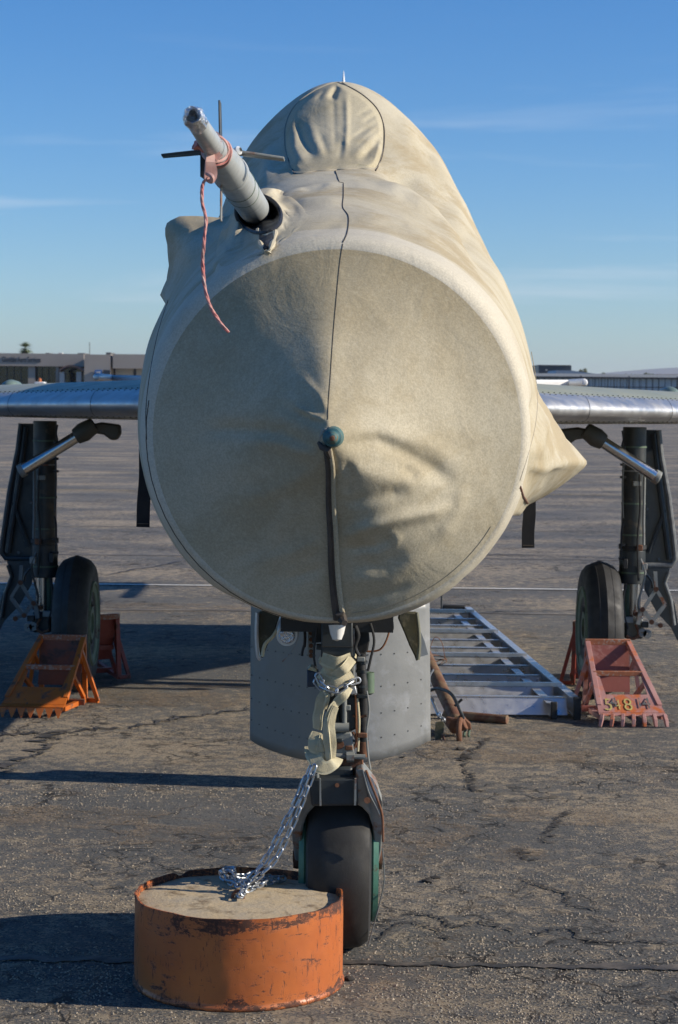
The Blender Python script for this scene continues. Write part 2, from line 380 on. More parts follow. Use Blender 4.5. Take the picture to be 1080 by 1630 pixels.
M['tarfar'] = paint('dusty_sealer', (.085, .08, .075), (.13, .12, .11), scale=1.5, rough=.9, c3=(.20, .175, .14), th=.5, ps=4, soft=.12)
for i, (yy, wd) in enumerate([(13.9, .07), (18.6, .09), (22.5, .10), (30.5, .10), (38.5, .16), (52, .25), (70, .4), (95, .6)]):
    strip('sealed_joint', yy, -yy * .6, yy * .6, wd * .8, M['tarfar'], .004, 0.004 * ((i % 3) - 1), 11 + i, .06)
for y0, wd, mt, nm in ((15.72, .10, 'line_w', 'white_line'), (31.0, .12, 'line_y', 'yellow_line')):
    strip(nm, y0, -y0, y0, wd * .72, M[mt], .008, -.0045 if mt == 'line_w' else 0, 5, .004)
for i, (yy, wd, x0, x1) in enumerate([(14.3, .5, -7, 7), (17.2, .35, -7, 7), (24.5, 1.1, -12, 12), (28.5, .9, -12, 12), (44, 1.6, -16, 16)]): pass
def crack(pts, wid, seed, mat='tar', z=.005):
    P = spline([gnd(*p) for p in pts], 22); rnd = random.Random(seed); A, B = [], []
    for i, p in enumerate(P):
        t = (P[min(i + 1, len(P) - 1)] - P[max(0, i - 1)]).normalized(); s_ = Vector((-t.y, t.x, 0)); f = min(1, i / 5, (len(P) - 1 - i) / 5)
        nn_ = noise.noise(Vector((i * .35, seed * 2.3, 0))); ww = wid * (.45 + .9 * nn_ + .35 * rnd.random()) * max(f, .05) / 2; ww = max(ww, wid * .04); q = p + s_ * (nn_ * 1.6 + .5 * noise.noise(Vector((i * 1.1, seed, 7)))) * wid
        A.append(Vector((*(q + s_ * ww).xy, z))); B.append(Vector((*(q - s_ * ww).xy, z)))
    m = MB(); m.grid([A, B]); struct('pavement_crack', m, M[mat], smooth=False)
M['crackdark'] = paint('crack_shadow_dirt', (.02, .019, .018), (.05, .042, .035), scale=30, rough=1)
crack([(0, 1172), (100, 1166), (200, 1158), (300, 1142), (400, 1128)], .05, 1)
crack([(0, 1232), (30, 1212), (70, 1190), (90, 1170), (105, 1163)], .06, 2)
crack([(742, 1224), (748, 1240), (750, 1252), (760, 1262)], 0.027, 3, 'crackdark')
crack([(740, 1222), (745, 1205), (775, 1180), (780, 1175)], 0.024, 4, 'crackdark')
crack([(902, 1292), (890, 1305), (876, 1320), (868, 1338), (874, 1344)], 0.024, 5, 'crackdark')
crack([(818, 1352), (830, 1360), (846, 1372)], 0.034, 6, 'crackdark')
crack([(640, 1455), (700, 1462), (720, 1478), (760, 1470), (820, 1485)], 0.017, 7, 'crackdark')
crack([(830, 1398), (850, 1408), (900, 1425), (905, 1440), (960, 1452)], 0.017, 8, 'crackdark')
crack([(850, 1490), (900, 1480), (940, 1500), (1010, 1500), (1080, 1505)], 0.017, 9, 'crackdark')
crack([(600, 1500), (640, 1470), (690, 1480), (715, 1500)], 0.014, 10, 'crackdark')
crack([(700, 978), (800, 974), (940, 972)], .03, 13)
crack([(165, 916), (230, 905), (300, 892)], .05, 14)
crack([(1080, 892), (1000, 890), (860, 884), (740, 883)], .06, 15)
def sandpatch(cx, cy, rx, ry, seed):
    c = gnd(cx, cy); e = gnd(cx + rx, cy); f = gnd(cx, cy + ry); ax = e.x - c.x; ay = abs(f.y - c.y); m = MB(); vs = []
    for i in range(48):
        a = 2 * math.pi * i / 48; r = 1 + .55 * noise.noise(Vector((math.cos(a) * 2.5, math.sin(a) * 2.5, seed)))
        vs.append(m.bm.verts.new((c.x + ax * r * math.cos(a), c.y + ay * r * math.sin(a), .0038)))
    m.face(vs); struct('sand_patch', m, M['sandthin'], smooth=False)
k = NT('thin_sand'); al = k.math('MULTIPLY', k.rng(k.noise(95, 6, .85), .46, .56), k.rng(k.noise(5, 4, .6), .38, .62))
k.set('Base Color', k.mix(k.noise(60, 4), (.24, .175, .115), (.34, .26, .175))).set('Roughness', .95).set('Alpha', k.math('MULTIPLY', al, .8)); k.set('Normal', k.bump(k.noise(130, 4, .7), .6, .004))
M['sandthin'] = k.m
for a in [(800, 1185, 150, 30, 1), (290, 1105, 180, 25, 2), (740, 1010, 110, 12, 3), (250, 968, 170, 8, 4), (830, 1360, 45, 14, 5), (640, 1330, 90, 40, 6), (930, 1300, 150, 14, 7), (90, 1300, 150, 20, 8), (300, 1330, 120, 16, 9)]: sandpatch(*a)

# loose grit
m = MB(); rnd = random.Random(3)
k = NT('grit_stone'); oi = k.noise(2.7, 2); k.set('Base Color', k.mix(k.rng(k.noise(40, 2), .3, .7), (.15, .14, .12), (.44, .36, .26))).set('Roughness', .9); M['grit'] = k.m
vv, ff = [], []
OCT = [(1, 0, 0), (0, 1, 0), (-1, 0, 0), (0, -1, 0), (0, 0, 1)]
for i in range(44000):
    py = 1250 + 400 * rnd.random() ** .8 if i % 3 else 1060 + 230 * rnd.random(); p = gnd(rnd.uniform(-40, 1120), py)
    if noise.noise(Vector((p.x * 1.3, p.y * 3, 1))) + .6 * noise.noise(Vector((p.x * 9, p.y * 9, 3))) < rnd.uniform(-.45, .6): continue
    s_ = rnd.uniform(.0012, .0040) * (1.5 if rnd.random() < .05 else 1); a = rnd.uniform(0, 6.3); b0 = len(vv); sxx = rnd.uniform(.7, 1.7)
    for ox, oy, oz in OCT:
        x_, y_ = ox * s_ * sxx, oy * s_; vv.append((p.x + x_ * math.cos(a) - y_ * math.sin(a), p.y + x_ * math.sin(a) + y_ * math.cos(a), .0005 + oz * s_ * .9))
    ff += [(b0, b0 + 1, b0 + 4), (b0 + 1, b0 + 2, b0 + 4), (b0 + 2, b0 + 3, b0 + 4), (b0 + 3, b0, b0 + 4)]
me = bpy.data.meshes.new('loose_grit'); me.from_pydata(vv, [], ff); me.materials.append(M['grit'])
go = bpy.data.objects.new('loose_grit', me); col.objects.link(go); go['kind'] = 'stuff'; tag(go, 'loose grit and small stones scattered over the worn asphalt', 'grit')

# far hills
M['hill'] = paint('desert_hill', (.16, .13, .10), (.12, .10, .08), scale=.002, rough=1, bump=0)
m = MB(); rows = []
for j, (yy, f) in enumerate([(6300, 0), (6600, .35), (6900, .75), (7200, 1.0), (7700, .8), (8300, 0)]):
    row = []
    for i in range(-60, 61):
        x = i * 75; q_ = max(0, min(1, (x - 650) / 650)); h = 74 + 46 * q_ * q_ * (3 - 2 * q_) + 5 * noise.noise(Vector((x / 420, j, 2)))
        row.append(Vector((x, yy, -1 + max(0, h) * f)))
    rows.append(row)
m.grid(rows); struct('hills', m, M['hill'])

# ---------------------------------------------------------------- airport building, left
M['stucco'] = paint('taupe_stucco', (.40, .34, .285), (.36, .31, .26), scale=.3, rough=.9, bump=.2, bs=6)
M['glass'] = paint('dark_glass', (.012, .016, .018), rough=.08, bump=0, rv=.02)
M['bwhite'] = paint('column_white', (.62, .6, .56), rough=.7)
M['bpink'] = paint('arch_brown', (.32, .17, .12), rough=.8)
M['bluesign'] = paint('blue_sign', (.05, .16, .42), rough=.4); M['darksign'] = paint('dark_sign', (.03, .04, .06), rough=.4)
M['roofgrey'] = paint('roof_unit_grey', (.12, .12, .12), rough=.8)
D = 200.0
def bx(px0, px1, py0, py1, y0, y1):
    """box whose front face (depth y0) fills the picture span; heights and widths become metres"""
    a = at(px0, py1, y0); b = at(px1, py0, y0); return ((a.x + b.x) / 2, (y0 + y1) / 2, (a.z + b.z) / 2), (b.x - a.x, y1 - y0, b.z - a.z)
bl = empty('airport_building', (at(60, 600, D).x, D, 0), 'long low taupe airport office building with dark windows and arched entrance beyond the left wing', 'building')
def bpart(name, px0, px1, py0, py1, y0, y1, mat, par=None, **kw):
    c, d = bx(px0, px1, py0, py1, y0, y1); return obj(name, MB().box(c, d), mat, par or bl, smooth=False, **kw)
zb = 634
bpart('fascia', -120, 134, 563.5, 581, D, D + 12, M['stucco'])
bpart('back_wall', -120, 134, 582, zb, D + 3.0, D + 11.5, M['stucco'])
for a, b in ((-118, -60), (-50, -2), (0, 45), (56, 89)):
    wv = bpart('window', a, b, 582, zb - 2, D + 1.2, D + 1.4, M['glass'])
    for q in range(1, 3 if b - a < 40 else 4):
        xx = a + (b - a) * q / (3 if b - a < 40 else 4); bpart('mullion', xx - .4, xx + .4, 582, zb - 2, D + 1.02, D + 1.18, M['darksign'], wv)
for a, b in ((-60, -50), (45, 56), (89, 94)): bpart('pier', a, b, 581.2, zb, D + .3, D + 1.6, M['stucco'])
bpart('entrance_glass', 94, 134, 582, zb, D + 2.2, D + 2.6, M['glass'])
bpart('projecting_wall', 134.4, 176, 564.5, zb, D - 6, D + 12, M['stucco'])
bpart('recess_wall', 176.4, 182, 567, zb, D - 1, D + 12, M['stucco'])
bpart('garage_fascia', 180, 300, 564.8, 586.3, D - 6, D + 11, M['stucco'])
bpart('garage_wall', 182.5, 300, 586.8, zb, D - 3.0, D + 10, M['stucco'])
bpart('garage_door', 184, 213, 587, zb, D - 3.4, D - 3.05, M['bwhite'])
bpart('side_door', 217, 250, 587, zb, D - 3.4, D - 3.05, M['bwhite'])
bpart('door_post', 213.3, 216.7, 587, zb, D - 3.5, D - 3.05, M['darksign'])
s1 = bpart('blue_sign', 151, 162.5, 589, 601, D - 6.3, D - 6.05, M['bluesign'])
mm = MB()
for q in range(3):
    c, d = bx(153.5 + q * .6, 160 - q * .9, 591.5 + q * 2.8, 593.2 + q * 2.8, D - 6.4, D - 6.32); mm.box(c, d)
obj('sign_stripes', mm, M['bwhite'], s1, smooth=False)
bpart('dark_sign', 165, 175.5, 589, 601, D - 6.3, D - 6.05, M['darksign'])
for a, b in ((94.8, 102.5), (121.8, 129.8)): bpart('column', a, b, 592, zb, D - 2.2, D - .8, M['bwhite'])
m = MB(); op, ip = [], []
for i in range(13):
    t = i / 12; x = 93.8 + 38 * t; y = 592 - 8 * math.sin(math.pi * t) ** .8; op.append(at(x, y - 3.2, D - 2.6)); ip.append(at(x, y, D - 2.6))
m.prism(op + ip[::-1], (0, 2.6, 0)); obj('entrance_arch', m, M['bpink'], bl, smooth=False)
for a, b, c in ((-40, -20, 560), (73, 79, 561.8), (124, 135, 562), (169, 176.5, 561)): bpart('roof_unit', a, b, c, 565, D + 3, D + 7, M['roofgrey'])
m = MB().tube([at(143, 565, D + 8), at(143, 545, D + 8)], .04, 5); obj('mast', m, M['roofgrey'], bl)
m = MB().box(*bx(93, 99, 561.5, 563.4, D + 3, D + 4)); obj('roof_vent', m, M['bwhite'], bl)
def text(s, loc, size, mat, parent, name, rot=(R(90), 0, 0), ext=.0008, xs=1, bold=0):
    cu = bpy.data.curves.new(name, 'FONT'); cu.body = s; cu.size = size; cu.extrude = ext; cu.offset = bold; cu.materials.append(mat)
    t = bpy.data.objects.new('tmp', cu); col.objects.link(t)
    dg = bpy.context.evaluated_depsgraph_get(); dg.update(); me = bpy.data.meshes.new_from_object(t.evaluated_get(dg)); bpy.data.objects.remove(t)
    me.name = name; o = bpy.data.objects.new(name, me); col.objects.link(o); o.parent = parent
    if not me.materials: me.materials.append(mat)
    o.location = Vector(loc) - ORG[root_of(parent).name]; o.rotation_euler = rot; o.scale = (xs, 1, 1); return o
p0 = at(3.5, 576, D - .03); text('Glendale Aero Services', p0, .80, M['darksign'], bl, 'lettering', ext=.03, xs=.53 * .98, bold=0)

# palm behind the building
M['palm_leaf'] = paint('palm_leaf', (.12, .155, .05), (.17, .18, .07), scale=1, rough=.7, bump=0)
M['palm_dry'] = paint('palm_skirt', (.19, .13, .07), (.13, .09, .05), scale=2, rough=.9)
M['bark'] = paint('palm_bark', (.14, .11, .08), rough=.9, scale=3)
pc = at(40, 556, 232); pt = empty('palm_tree', (pc.x, 232, 0), 'fan palm whose crown pokes above the taupe building roof', 'palm tree')
obj('trunk', MB().tube([(pc.x, 232, -.1), (pc.x + .05, 232, 3), (pc.x, 232, pc.z)], [.28, .22, .2], 8), M['bark'], pt)
m = MB(); rnd = random.Random(5)
for i in range(36):
    a = rnd.uniform(0, 6.28); e = rnd.uniform(-.9, 1.35); ln = rnd.uniform(1.0, 1.35) * (1 if e > -.3 else .75)
    d = Vector((math.cos(a) * math.cos(e), math.sin(a) * math.cos(e), math.sin(e))); sd_ = d.cross(Vector((0, 0, 1))).normalized()
    b = pc + d * ln * .35
    for q in range(-4, 5):
        dd = (d + sd_ * q * .22 + Vector((0, 0, -.12 * abs(q)))).normalized(); tip = b + dd * ln * .62 + Vector((0, 0, -.12)); wv = sd_ * .06
        m.face([m.bm.verts.new(b - wv), m.bm.verts.new(b + wv), m.bm.verts.new(tip)])
    m.tube([pc, b], .015, 3)
obj('crown', m, M['palm_leaf'], pt, smooth=False, kind='stuff')
m = MB()
for i in range(60):
    a = rnd.uniform(0, 6.28); b = pc + Vector((math.cos(a) * .18, math.sin(a) * .18, -rnd.uniform(0, .5))); m.tube([b, b + Vector((math.cos(a) * .18, math.sin(a) * .18, -.45))], [.04, .01], 3)
obj('dry_skirt', m, M['palm_dry'], pt, smooth=False)

# small things in front of the office
def wheel(mb_t, c, r, wd): mb_t.lathe([(0, -wd / 2), (r * .6, -wd / 2), (r, -wd / 2 * .8), (r, wd / 2 * .8), (r * .6, wd / 2), (0, wd / 2)], c, (1, 0, 0), 12); return mb_t
tc_ = at(69, 617, 150); tg = empty('tow_tug', (tc_.x, 150, 0), 'tiny orange and white airport tug in front of the dark office windows', 'tug')
obj('body', MB().box((tc_.x, 150, .75), (2.0, 1.3, .8)), M['choc_orange'], tg, bevel=.06)
obj('cab', MB().box((tc_.x - .2, 150, 1.75), (.75, 1.1, 1.2)), M['white'], tg, bevel=.06)
obj('windscreen', MB().box((tc_.x - .2, 149.42, 1.95), (.6, .04, .5)), M['glass'], tg)
obj('beacon', MB().lathe([(0, 0), (.14, 0), (.12, .22), (0, .3)], (tc_.x - .25, 150, 2.36), (0, 0, 1), 10), M['choc_orange'], tg)
for dx in (-.7, .7):
    for dy in (-.65, .65):
        obj('wheel', MB().lathe([(0, -.1), (.35, -.1), (.35, .1), (0, .1)], (tc_.x + dx, 150 + dy, .35), (0, 1, 0), 14), M['rubber'], tg)
for i, (px, lab) in enumerate(((2, 'red and white striped barrel at the far left before the office'), (78.5, 'red barrel standing just right of the orange tug'), (129, 'red barrel by the right entrance column'))):
    c = gnd(px, 655, 0); c = Vector((at(px, 620, 160).x, 160, 0)); e = empty('barrel', c, lab, 'barrel', 'red barrels before the office')
    obj('shell', MB().lathe([(0, 0), (.42, 0), (.42, .6), (.45, .64), (.42, .7), (.42, 1.9), (0, 1.9)], c, (0, 0, 1), 16), M['choc_red'], e)
    obj('stripe', MB().lathe([(.43, 1.2), (.44, 1.2), (.44, 1.5), (.43, 1.5)], c, (0, 0, 1), 16), M['white'], e)
def car(px, yy, label, mat, w_=4.2, top=1.75):
    c = Vector((at(px, 615, yy).x, yy, 0)); e = empty('parked_car', c, label, 'car')
    pr = [(-.5, .3), (-.5, .75), (-.44, .95), (-.3, 1.0), (-.2, top), (.22, top), (.36, 1.05), (.5, .9), (.5, .3)]
    obj('body', MB().prism([(c.x + x * w_, c.y - .85, z) for x, z in pr], (0, 1.7, 0)), mat, e, bevel=.08)
    gl = [(-.27, 1.05), (-.185, top - .1), (.2, top - .1), (.31, 1.08)]
    obj('side_window', MB().prism([(c.x + x * w_, c.y - .875, z) for x, z in gl], (0, .02, 0)), M['glass'], e)
    for dx in (-.32, .32): obj('wheel', MB().lathe([(0, -.11), (.33, -.11), (.33, .11), (0, .11)], (c.x + dx * w_, c.y - .78, .33), (0, 1, 0), 16), M['rubber'], e)
car(143, 165, 'white hatchback roof just showing above the left wing by the blue sign', M['white'], 3.6, 2.35)

# ---------------------------------------------------------------- right side background
M['clad'] = paint('blue_grey_cladding', (.34, .40, .43), (.30, .36, .39), scale=.4, rough=.6)
M['cladtrim'] = paint('dark_roof_trim', (.05, .055, .06), rough=.6)
hg = empty('hangar', (at(980, 610, 220).x, 220, 0), 'long low pale blue hangar with a dark roof edge beyond the right wing', 'hangar')
x0, x1 = 846, 1150
for i in range(30):
    a = x0 + (x1 - x0) * i / 30; b = x0 + (x1 - x0) * (i + 1) / 30
    c, d = bx(a + .25, b - .25, 601.5, 634, 220, 220.25); obj('cladding_panel', MB().box(c, d), M['clad'], hg, smooth=False)
c, d = bx(x0, x1, 601, 634, 220.3, 240); obj('wall', MB().box(c, d), M['cladtrim'], hg, smooth=False)
c, d = bx(x0 - 1, x1, 598.8, 601.3, 219.6, 240.5); obj('roof_trim', MB().box(c, d), M['cladtrim'], hg, smooth=False)
c, d = bx(x0 - 1, x1, 597.2, 598.7, 219.5, 240.6); obj('roof', MB().box(c, d), M['bwhite'], hg, smooth=False)
db = empty('dark_hangar', (at(884, 600, 330).x, 330, 0), 'dark brown boxy building behind the long pale hangar', 'building')
c, d = bx(857, 910, 582, 634, 330, 350); obj('wall', MB().box(c, d), M['darksign'], db, smooth=False)
c, d = bx(858, 909, 581.2, 582, 329.8, 350.2); obj('roof_edge', MB().box(c, d), M['roofgrey'], db, smooth=False)
c, d = bx(869, 871.5, 588, 590, 329.7, 329.95); obj('lamp', MB().box(c, d), M['bwhite'], db, smooth=False)
M['bluegrey'] = paint('blue_roof_sheet', (.20, .27, .36), rough=.5)
lw = empty('blue_shed', (at(930, 600, 300).x, 300, 0), 'low blue roofed shed stepping down between dark building and hills', 'shed')
m = MB().prism([at(882, 600, 300), at(886, 589.5, 300), at(912, 590, 300), at(965, 597, 300), at(965, 600, 300)], (0, 12, 0)); obj('roof', m, M['bluegrey'], lw, smooth=False)
c, d = bx(884, 964, 599.8, 634, 300.5, 311); obj('wall', MB().box(c, d), M['clad'], lw, smooth=False)
for a in (895, 915, 935, 950):
    c, d = bx(a, a + 4, 601, 606, 300.2, 300.45); obj('window', MB().box(c, d), M['glass'], lw, smooth=False)
lr = empty('low_house', (at(1065, 597, 600).x, 600, 0), 'distant house with a pinkish flat roof at the right edge', 'house')
c, d = bx(1048, 1110, 597.6, 633, 600, 620); obj('wall', MB().box(c, d), M['stucco'], lr, smooth=False)
c, d = bx(1046, 1112, 596.2, 597.6, 599.5, 620.5); obj('roof', MB().box(c, d), M['bpink'], lr, smooth=False)
M['bush'] = paint('tree_leaf', (.06, .075, .03), (.09, .10, .04), scale=.5, rough=.8, bump=0)
def bush(px, py, yy, wpx, hpx, label, seed):
    c = at(px, py, yy); s_ = yy / F; rnd = random.Random(seed); e = empty('tree', (c.x, yy, 0), label, 'tree', 'distant trees beyond the hangar')
    W, H = wpx * s_ / 2, hpx * s_; m = MB(); cl = [(rnd.uniform(-.6, .6), rnd.uniform(-.6, .6), rnd.uniform(-.2, .75)) for _ in range(8)]
    for i in range(900):
        q = rnd.choice(cl); d = Vector((rnd.gauss(0, 1), rnd.gauss(0, 1), rnd.gauss(0, 1))).normalized() * rnd.uniform(.15, .4)
        p = Vector((c.x + (q[0] + d.x) * W, yy + (q[1] + d.y) * W, c.z + (q[2] + d.z - .5) * H)); u = Vector((rnd.gauss(0, 1), rnd.gauss(0, 1), rnd.gauss(0, 1))).normalized() * W * .09; v = u.orthogonal().normalized() * W * .07
        m.face([m.bm.verts.new(p - u), m.bm.verts.new(p + v), m.bm.verts.new(p + u), m.bm.verts.new(p - v)])
    obj('crown', m, M['bush'], e, smooth=False, kind='stuff')
    obj('trunk', MB().tube([(c.x, yy, -.1), (c.x, yy, c.z)], [W * .12, W * .06], 6), M['bark'], e)
bush(929, 590.5, 420, 17, 8, 'small round tree crown just right of the dark building', 1)
bush(962, 596, 380, 9, 11, 'upright narrow tree midway along the hangar roofline', 2)
bush(1034, 597.5, 460, 22, 9, 'broad olive coloured tree left of the pink roofed house', 3)
bush(998, 598.5, 520, 60, 4, 'low hedge like tree line between the hills and the hangar', 4)

M['fence'] = paint('fence_steel', (.05, .055, .06), rough=.6, metal=.3)
YF = 170.0; fz = at(980, 600.5, YF).z
fc = empty('steel_fence', (at(980, 610, YF).x, YF, 0), 'dark steel picket fence standing before the pale hangar', 'fence')
pm = None; xa, xb = at(848, 610, YF).x, at(1150, 610, YF).x
def inst(name, me, loc, parent, rot=None, sc_=None):
    o = bpy.data.objects.new(name, me); col.objects.link(o); o.parent = parent; o.location = Vector(loc) - ORG[root_of(parent).name]
    if rot is not None: o.rotation_mode = 'QUATERNION'; o.rotation_quaternion = rot
    if sc_: o.scale = sc_
    return o
mp_ = mesh_of('picket', MB().box((0, 0, fz / 2), (.035, .035, fz)), M['fence'], False); mq_ = mesh_of('post', MB().box((0, 0, fz / 2 + .04), (.12, .12, fz + .12)), M['fence'], False)
x = xa; i = 0
while x < xb:
    inst('post' if i % 8 == 0 else 'picket', mq_ if i % 8 == 0 else mp_, (x, YF, 0), fc); x += .52; i += 1
for zz in (fz - .08, at(980, 616, YF).z, .2): obj('rail', MB().box(((xa + xb) / 2, YF + .03, zz), (xb - xa, .04, .08)), M['fence'], fc, smooth=False)
M['bluepaint'] = paint('blue_paint', (.04, .10, .25), rough=.5)
c = Vector((at(981, 620, 150).x, 150, 0)); e = empty('blue_drum', c, 'small dark blue drum seen just above the right wing', 'drum')
obj('shell', MB().lathe([(0, 0), (.34, 0), (.34, .7), (.37, .73), (.34, .76), (.34, 1.95), (0, 1.95)], c, (0, 0, 1), 16), M['bluepaint'], e)
obj('lid', MB().lathe([(0, 1.96), (.3, 1.96), (.3, 2.06), (.1, 2.12), (0, 2.12)], c, (0, 0, 1), 16), M['bluepaint'], e)
c = Vector((at(1047, 622, 150).x, 150, 0)); e = empty('baggage_cart', c, 'white topped baggage cart at right behind the wing', 'cart')
obj('canopy', MB().box(c + Vector((0, 0, 1.86)), (1.3, 1.6, .12)), M['white'], e, bevel=.02)
obj('deck', MB().box(c + Vector((0, 0, .5)), (.9, 1.2, .08)), M['bluepaint'], e)
for sx_ in (-.4, .4):
    obj('post', MB().box(c + Vector((sx_, -.5, 1.17)), (.06, .06, 1.3)), M['bluepaint'], e)
    obj('wheel', MB().lathe([(0, -.06), (.22, -.06), (.22, .06), (0, .06)], c + Vector((sx_, 0, .22)), (1, 0, 0), 12), M['rubber'], e)
# ---------------------------------------------------------------- parked jet
jet = empty('jet_fighter', (0, 7, 0), 'parked silver and grey jet fighter seen nose on, wrapped in a tan cover', 'aircraft')
TH = list(range(0, 360, 15))
SEC = {  # picture radii (pixels about 537,690) of the cover every 15 degrees, at distance Y
3.80: [310,310,312,316,318,317,316,317,317,317,317,313,311,310,309,309,307,304,302,303,304,304,305,308],
3.95: [312,316,322,324,324,323,322,323,322,320,318,314,313,312,311,313,310,306,302,305,307,308,308,309],
4.40: [316,322,333,342,348,353,356,352,345,338,330,320,315,313,313,314,310,304,296,298,300,302,305,310],
5.20: [319,325,338,357,376,388,393,388,368,350,336,322,315,312,310,308,298,285,278,280,285,292,300,312],
6.10: [315,323,340,366,400,422,428,421,385,353,335,318,308,300,295,290,280,268,262,265,270,280,290,305],
6.50: [298,312,332,362,410,466,492,458,387,346,322,302,292,285,278,272,264,254,248,250,256,264,276,288],
6.95: [280,298,322,356,412,501,559,492,384,334,305,285,272,266,262,258,250,242,236,238,243,250,262,270],
7.60: [255,272,300,335,392,468,518,456,368,310,280,262,252,246,242,238,232,226,222,223,228,234,242,248],
8.60: [225,238,262,300,350,400,420,392,330,275,250,232,224,220,216,214,210,206,202,203,206,210,214,219],
9.60: [200,208,222,250,285,310,318,306,276,238,218,206,200,196,193,191,188,185,182,183,185,188,192,196]}
YS = sorted(SEC); TAB = np.array([SEC[y] for y in YS], float)
def crom(a, b, c, d, t): return .5 * ((2 * b) + (c - a) * t + (2 * a - 5 * b + 4 * c - d) * t * t + (3 * b - a - 3 * c + d) * t ** 3)
def rad(th, Y):
    k = (th % 360) / 15; i = int(k); t = k - i
    cols = [crom(*[TAB[j][(i + q) % 24] for q in (-1, 0, 1, 2)], t) for j in range(len(YS))]
    Y = min(max(Y, YS[0]), YS[-1] - 1e-6); j = int(np.searchsorted(YS, Y, 'right')) - 1
    t = (Y - YS[j]) / (YS[j + 1] - YS[j]); a = cols[max(j - 1, 0)]; b = cols[j]; c = cols[j + 1]; d = cols[min(j + 2, len(YS) - 1)]
    if abs(YS[j] - 6.1) < .01 or abs(YS[j] - 3.95) < .01 or abs(YS[j] - 3.8) < .01: return b + (c - b) * t
    return crom(a, b, c, d, t)
def lerp_tab(x, T):
    for (a, fa), (b, fb) in zip(T, T[1:]):
        if a <= x <= b: return fa + (fb - fa) * (x - a) / (b - a)
    return None
RTENT = [(-24, 318), (-20.5, 322), (-16, 349), (-12, 374), (-8.3, 398), (-6.5, 405), (-5, 394), (-1, 366), (4, 346), (9, 334), (14, 328), (18, 326)]
LTENT = [(114, 390), (118.7, 391), (121, 402), (126, 427), (128.8, 432), (130.5, 424), (132, 404), (135, 378), (138, 365), (142, 358)]
def sst(t): t = max(0, min(1, t)); return t * t * (3 - 2 * t)
def brad(th, Y):
    r = rad(th, Y); a = (th + 180) % 360 - 180
    v = lerp_tab(a, RTENT)
    if v is not None:
        f = 1 - abs(Y - 5.15) / (1.15 if Y < 5.15 else .9); f = max(0, f); r = max(r, r + (v - r) * (f ** 1.15 if f < .93 else f))
    v = lerp_tab(th % 360, LTENT)
    if v is not None and Y > 4.9:
        f = sst((Y - 4.98) / .30) * sst((6.5 - Y) / .5); r = max(r, r + (v - r) * f)
    return r
def seg_dist(x, y, P):
    best = 1e9; tt = 0; L_ = len(P) - 1; sg = 0
    for i in range(L_):
        ax, ay = P[i]; bx_, by = P[i + 1]; dx, dy = bx_ - ax, by - ay; t = max(0, min(1, ((x - ax) * dx + (y - ay) * dy) / (dx * dx + dy * dy)))
        d = math.hypot(x - ax - t * dx, y - ay - t * dy)
        if d < best: best = d; tt = (i + t) / L_; sg = (x - ax) * dy - (y - ay) * dx
    return best, tt, sg
def folds(px, py, FO):
    h = 0
    for P, amp, w in FO:
        x0 = min(p[0] for p in P) - 3 * w; x1 = max(p[0] for p in P) + 3 * w; y0 = min(p[1] for p in P) - 3 * w; y1 = max(p[1] for p in P) + 3 * w
        if x0 < px < x1 and y0 < py < y1:
            d, t, s = seg_dist(px, py, P); h += amp * math.exp(-(d / w) ** 2) * min(1, 4 * t + .25, 4 * (1 - t) + .1)
    return h
BF = [
 ([(528, 268), (545, 271)], -.004, 5),
 ([(545, 290), (480, 306), (440, 320)], .012, 8), ([(520, 296), (500, 303), (480, 306)], -.012, 5), ([(550, 288), (620, 310), (700, 345)], .012, 10),
 ([(608, 270), (655, 288), (705, 328), (745, 372), (785, 430)], -.075, 11), ([(600, 292), (650, 308), (700, 345), (760, 410)], .03, 13),
 ([(560, 340), (640, 352), (720, 400)], .010, 10), ([(470, 325), (545, 322)], .008, 7), ([(500, 365), (545, 352), (620, 362), (700, 405)], -.006, 8),
 ([(690, 250), (715, 300), (745, 345)], .02, 7), ([(668, 215), (690, 262)], -.012, 8), ([(640, 190), (655, 240)], .012, 10),
 ([(400, 300), (372, 330), (352, 360)], -.012, 7), ([(430, 230), (420, 290)], .012, 8), ([(412, 260), (396, 318)], -.012, 7),
 ([(858, 620), (848, 700), (838, 780)], -.030, 8), ([(895, 735), (865, 745), (845, 745)], .014, 7), ([(900, 700), (880, 735), (860, 785)], -.010, 7), ([(915, 738), (880, 738), (855, 770)], .010, 6), ([(875, 660), (862, 700), (858, 730)], .012, 6),
 ([(300, 360), (305, 385), (300, 425)], .014, 6), ([(320, 372), (345, 375)], -.014, 9), ([(290, 362), (310, 376)], -.01, 5),
 ([(350, 420), (300, 490), (262, 580)], -.008, 5), ([(372, 400), (340, 430)], .015, 8),
 ([(345, 940), (420, 975), (500, 988)], -.006, 4), ([(640, 975), (740, 920), (800, 850)], -.006, 5)]
def wave(P, s, a, seed): return a * noise.noise(Vector((P.x * s, P.y * s * .5, P.z * s + seed)))
ys = sorted(set([3.80, 3.85, 3.90] + list(np.linspace(3.95, 6.1, 62)) + list(np.linspace(6.1, 7.05, 52)) + list(np.linspace(7.1, 9.5, 26))))
NT_ = 360; cover = empty('aircraft_cover', (0, 4.2, 0), 'tan fitted canvas cover stretched over the jet nose, cockpit and intake', 'cover')
G = []; cen = []
def cpt(rpx, th, Y): a = R(th); return at(537 + rpx * math.cos(a), 690 - rpx * math.sin(a), Y)
for Y in ys:
    row = []
    for k in range(NT_):
        th = k * 360 / NT_; r = brad(th, Y); p = cpt(r, th, Y)
        row.append(p)
    G.append(row)
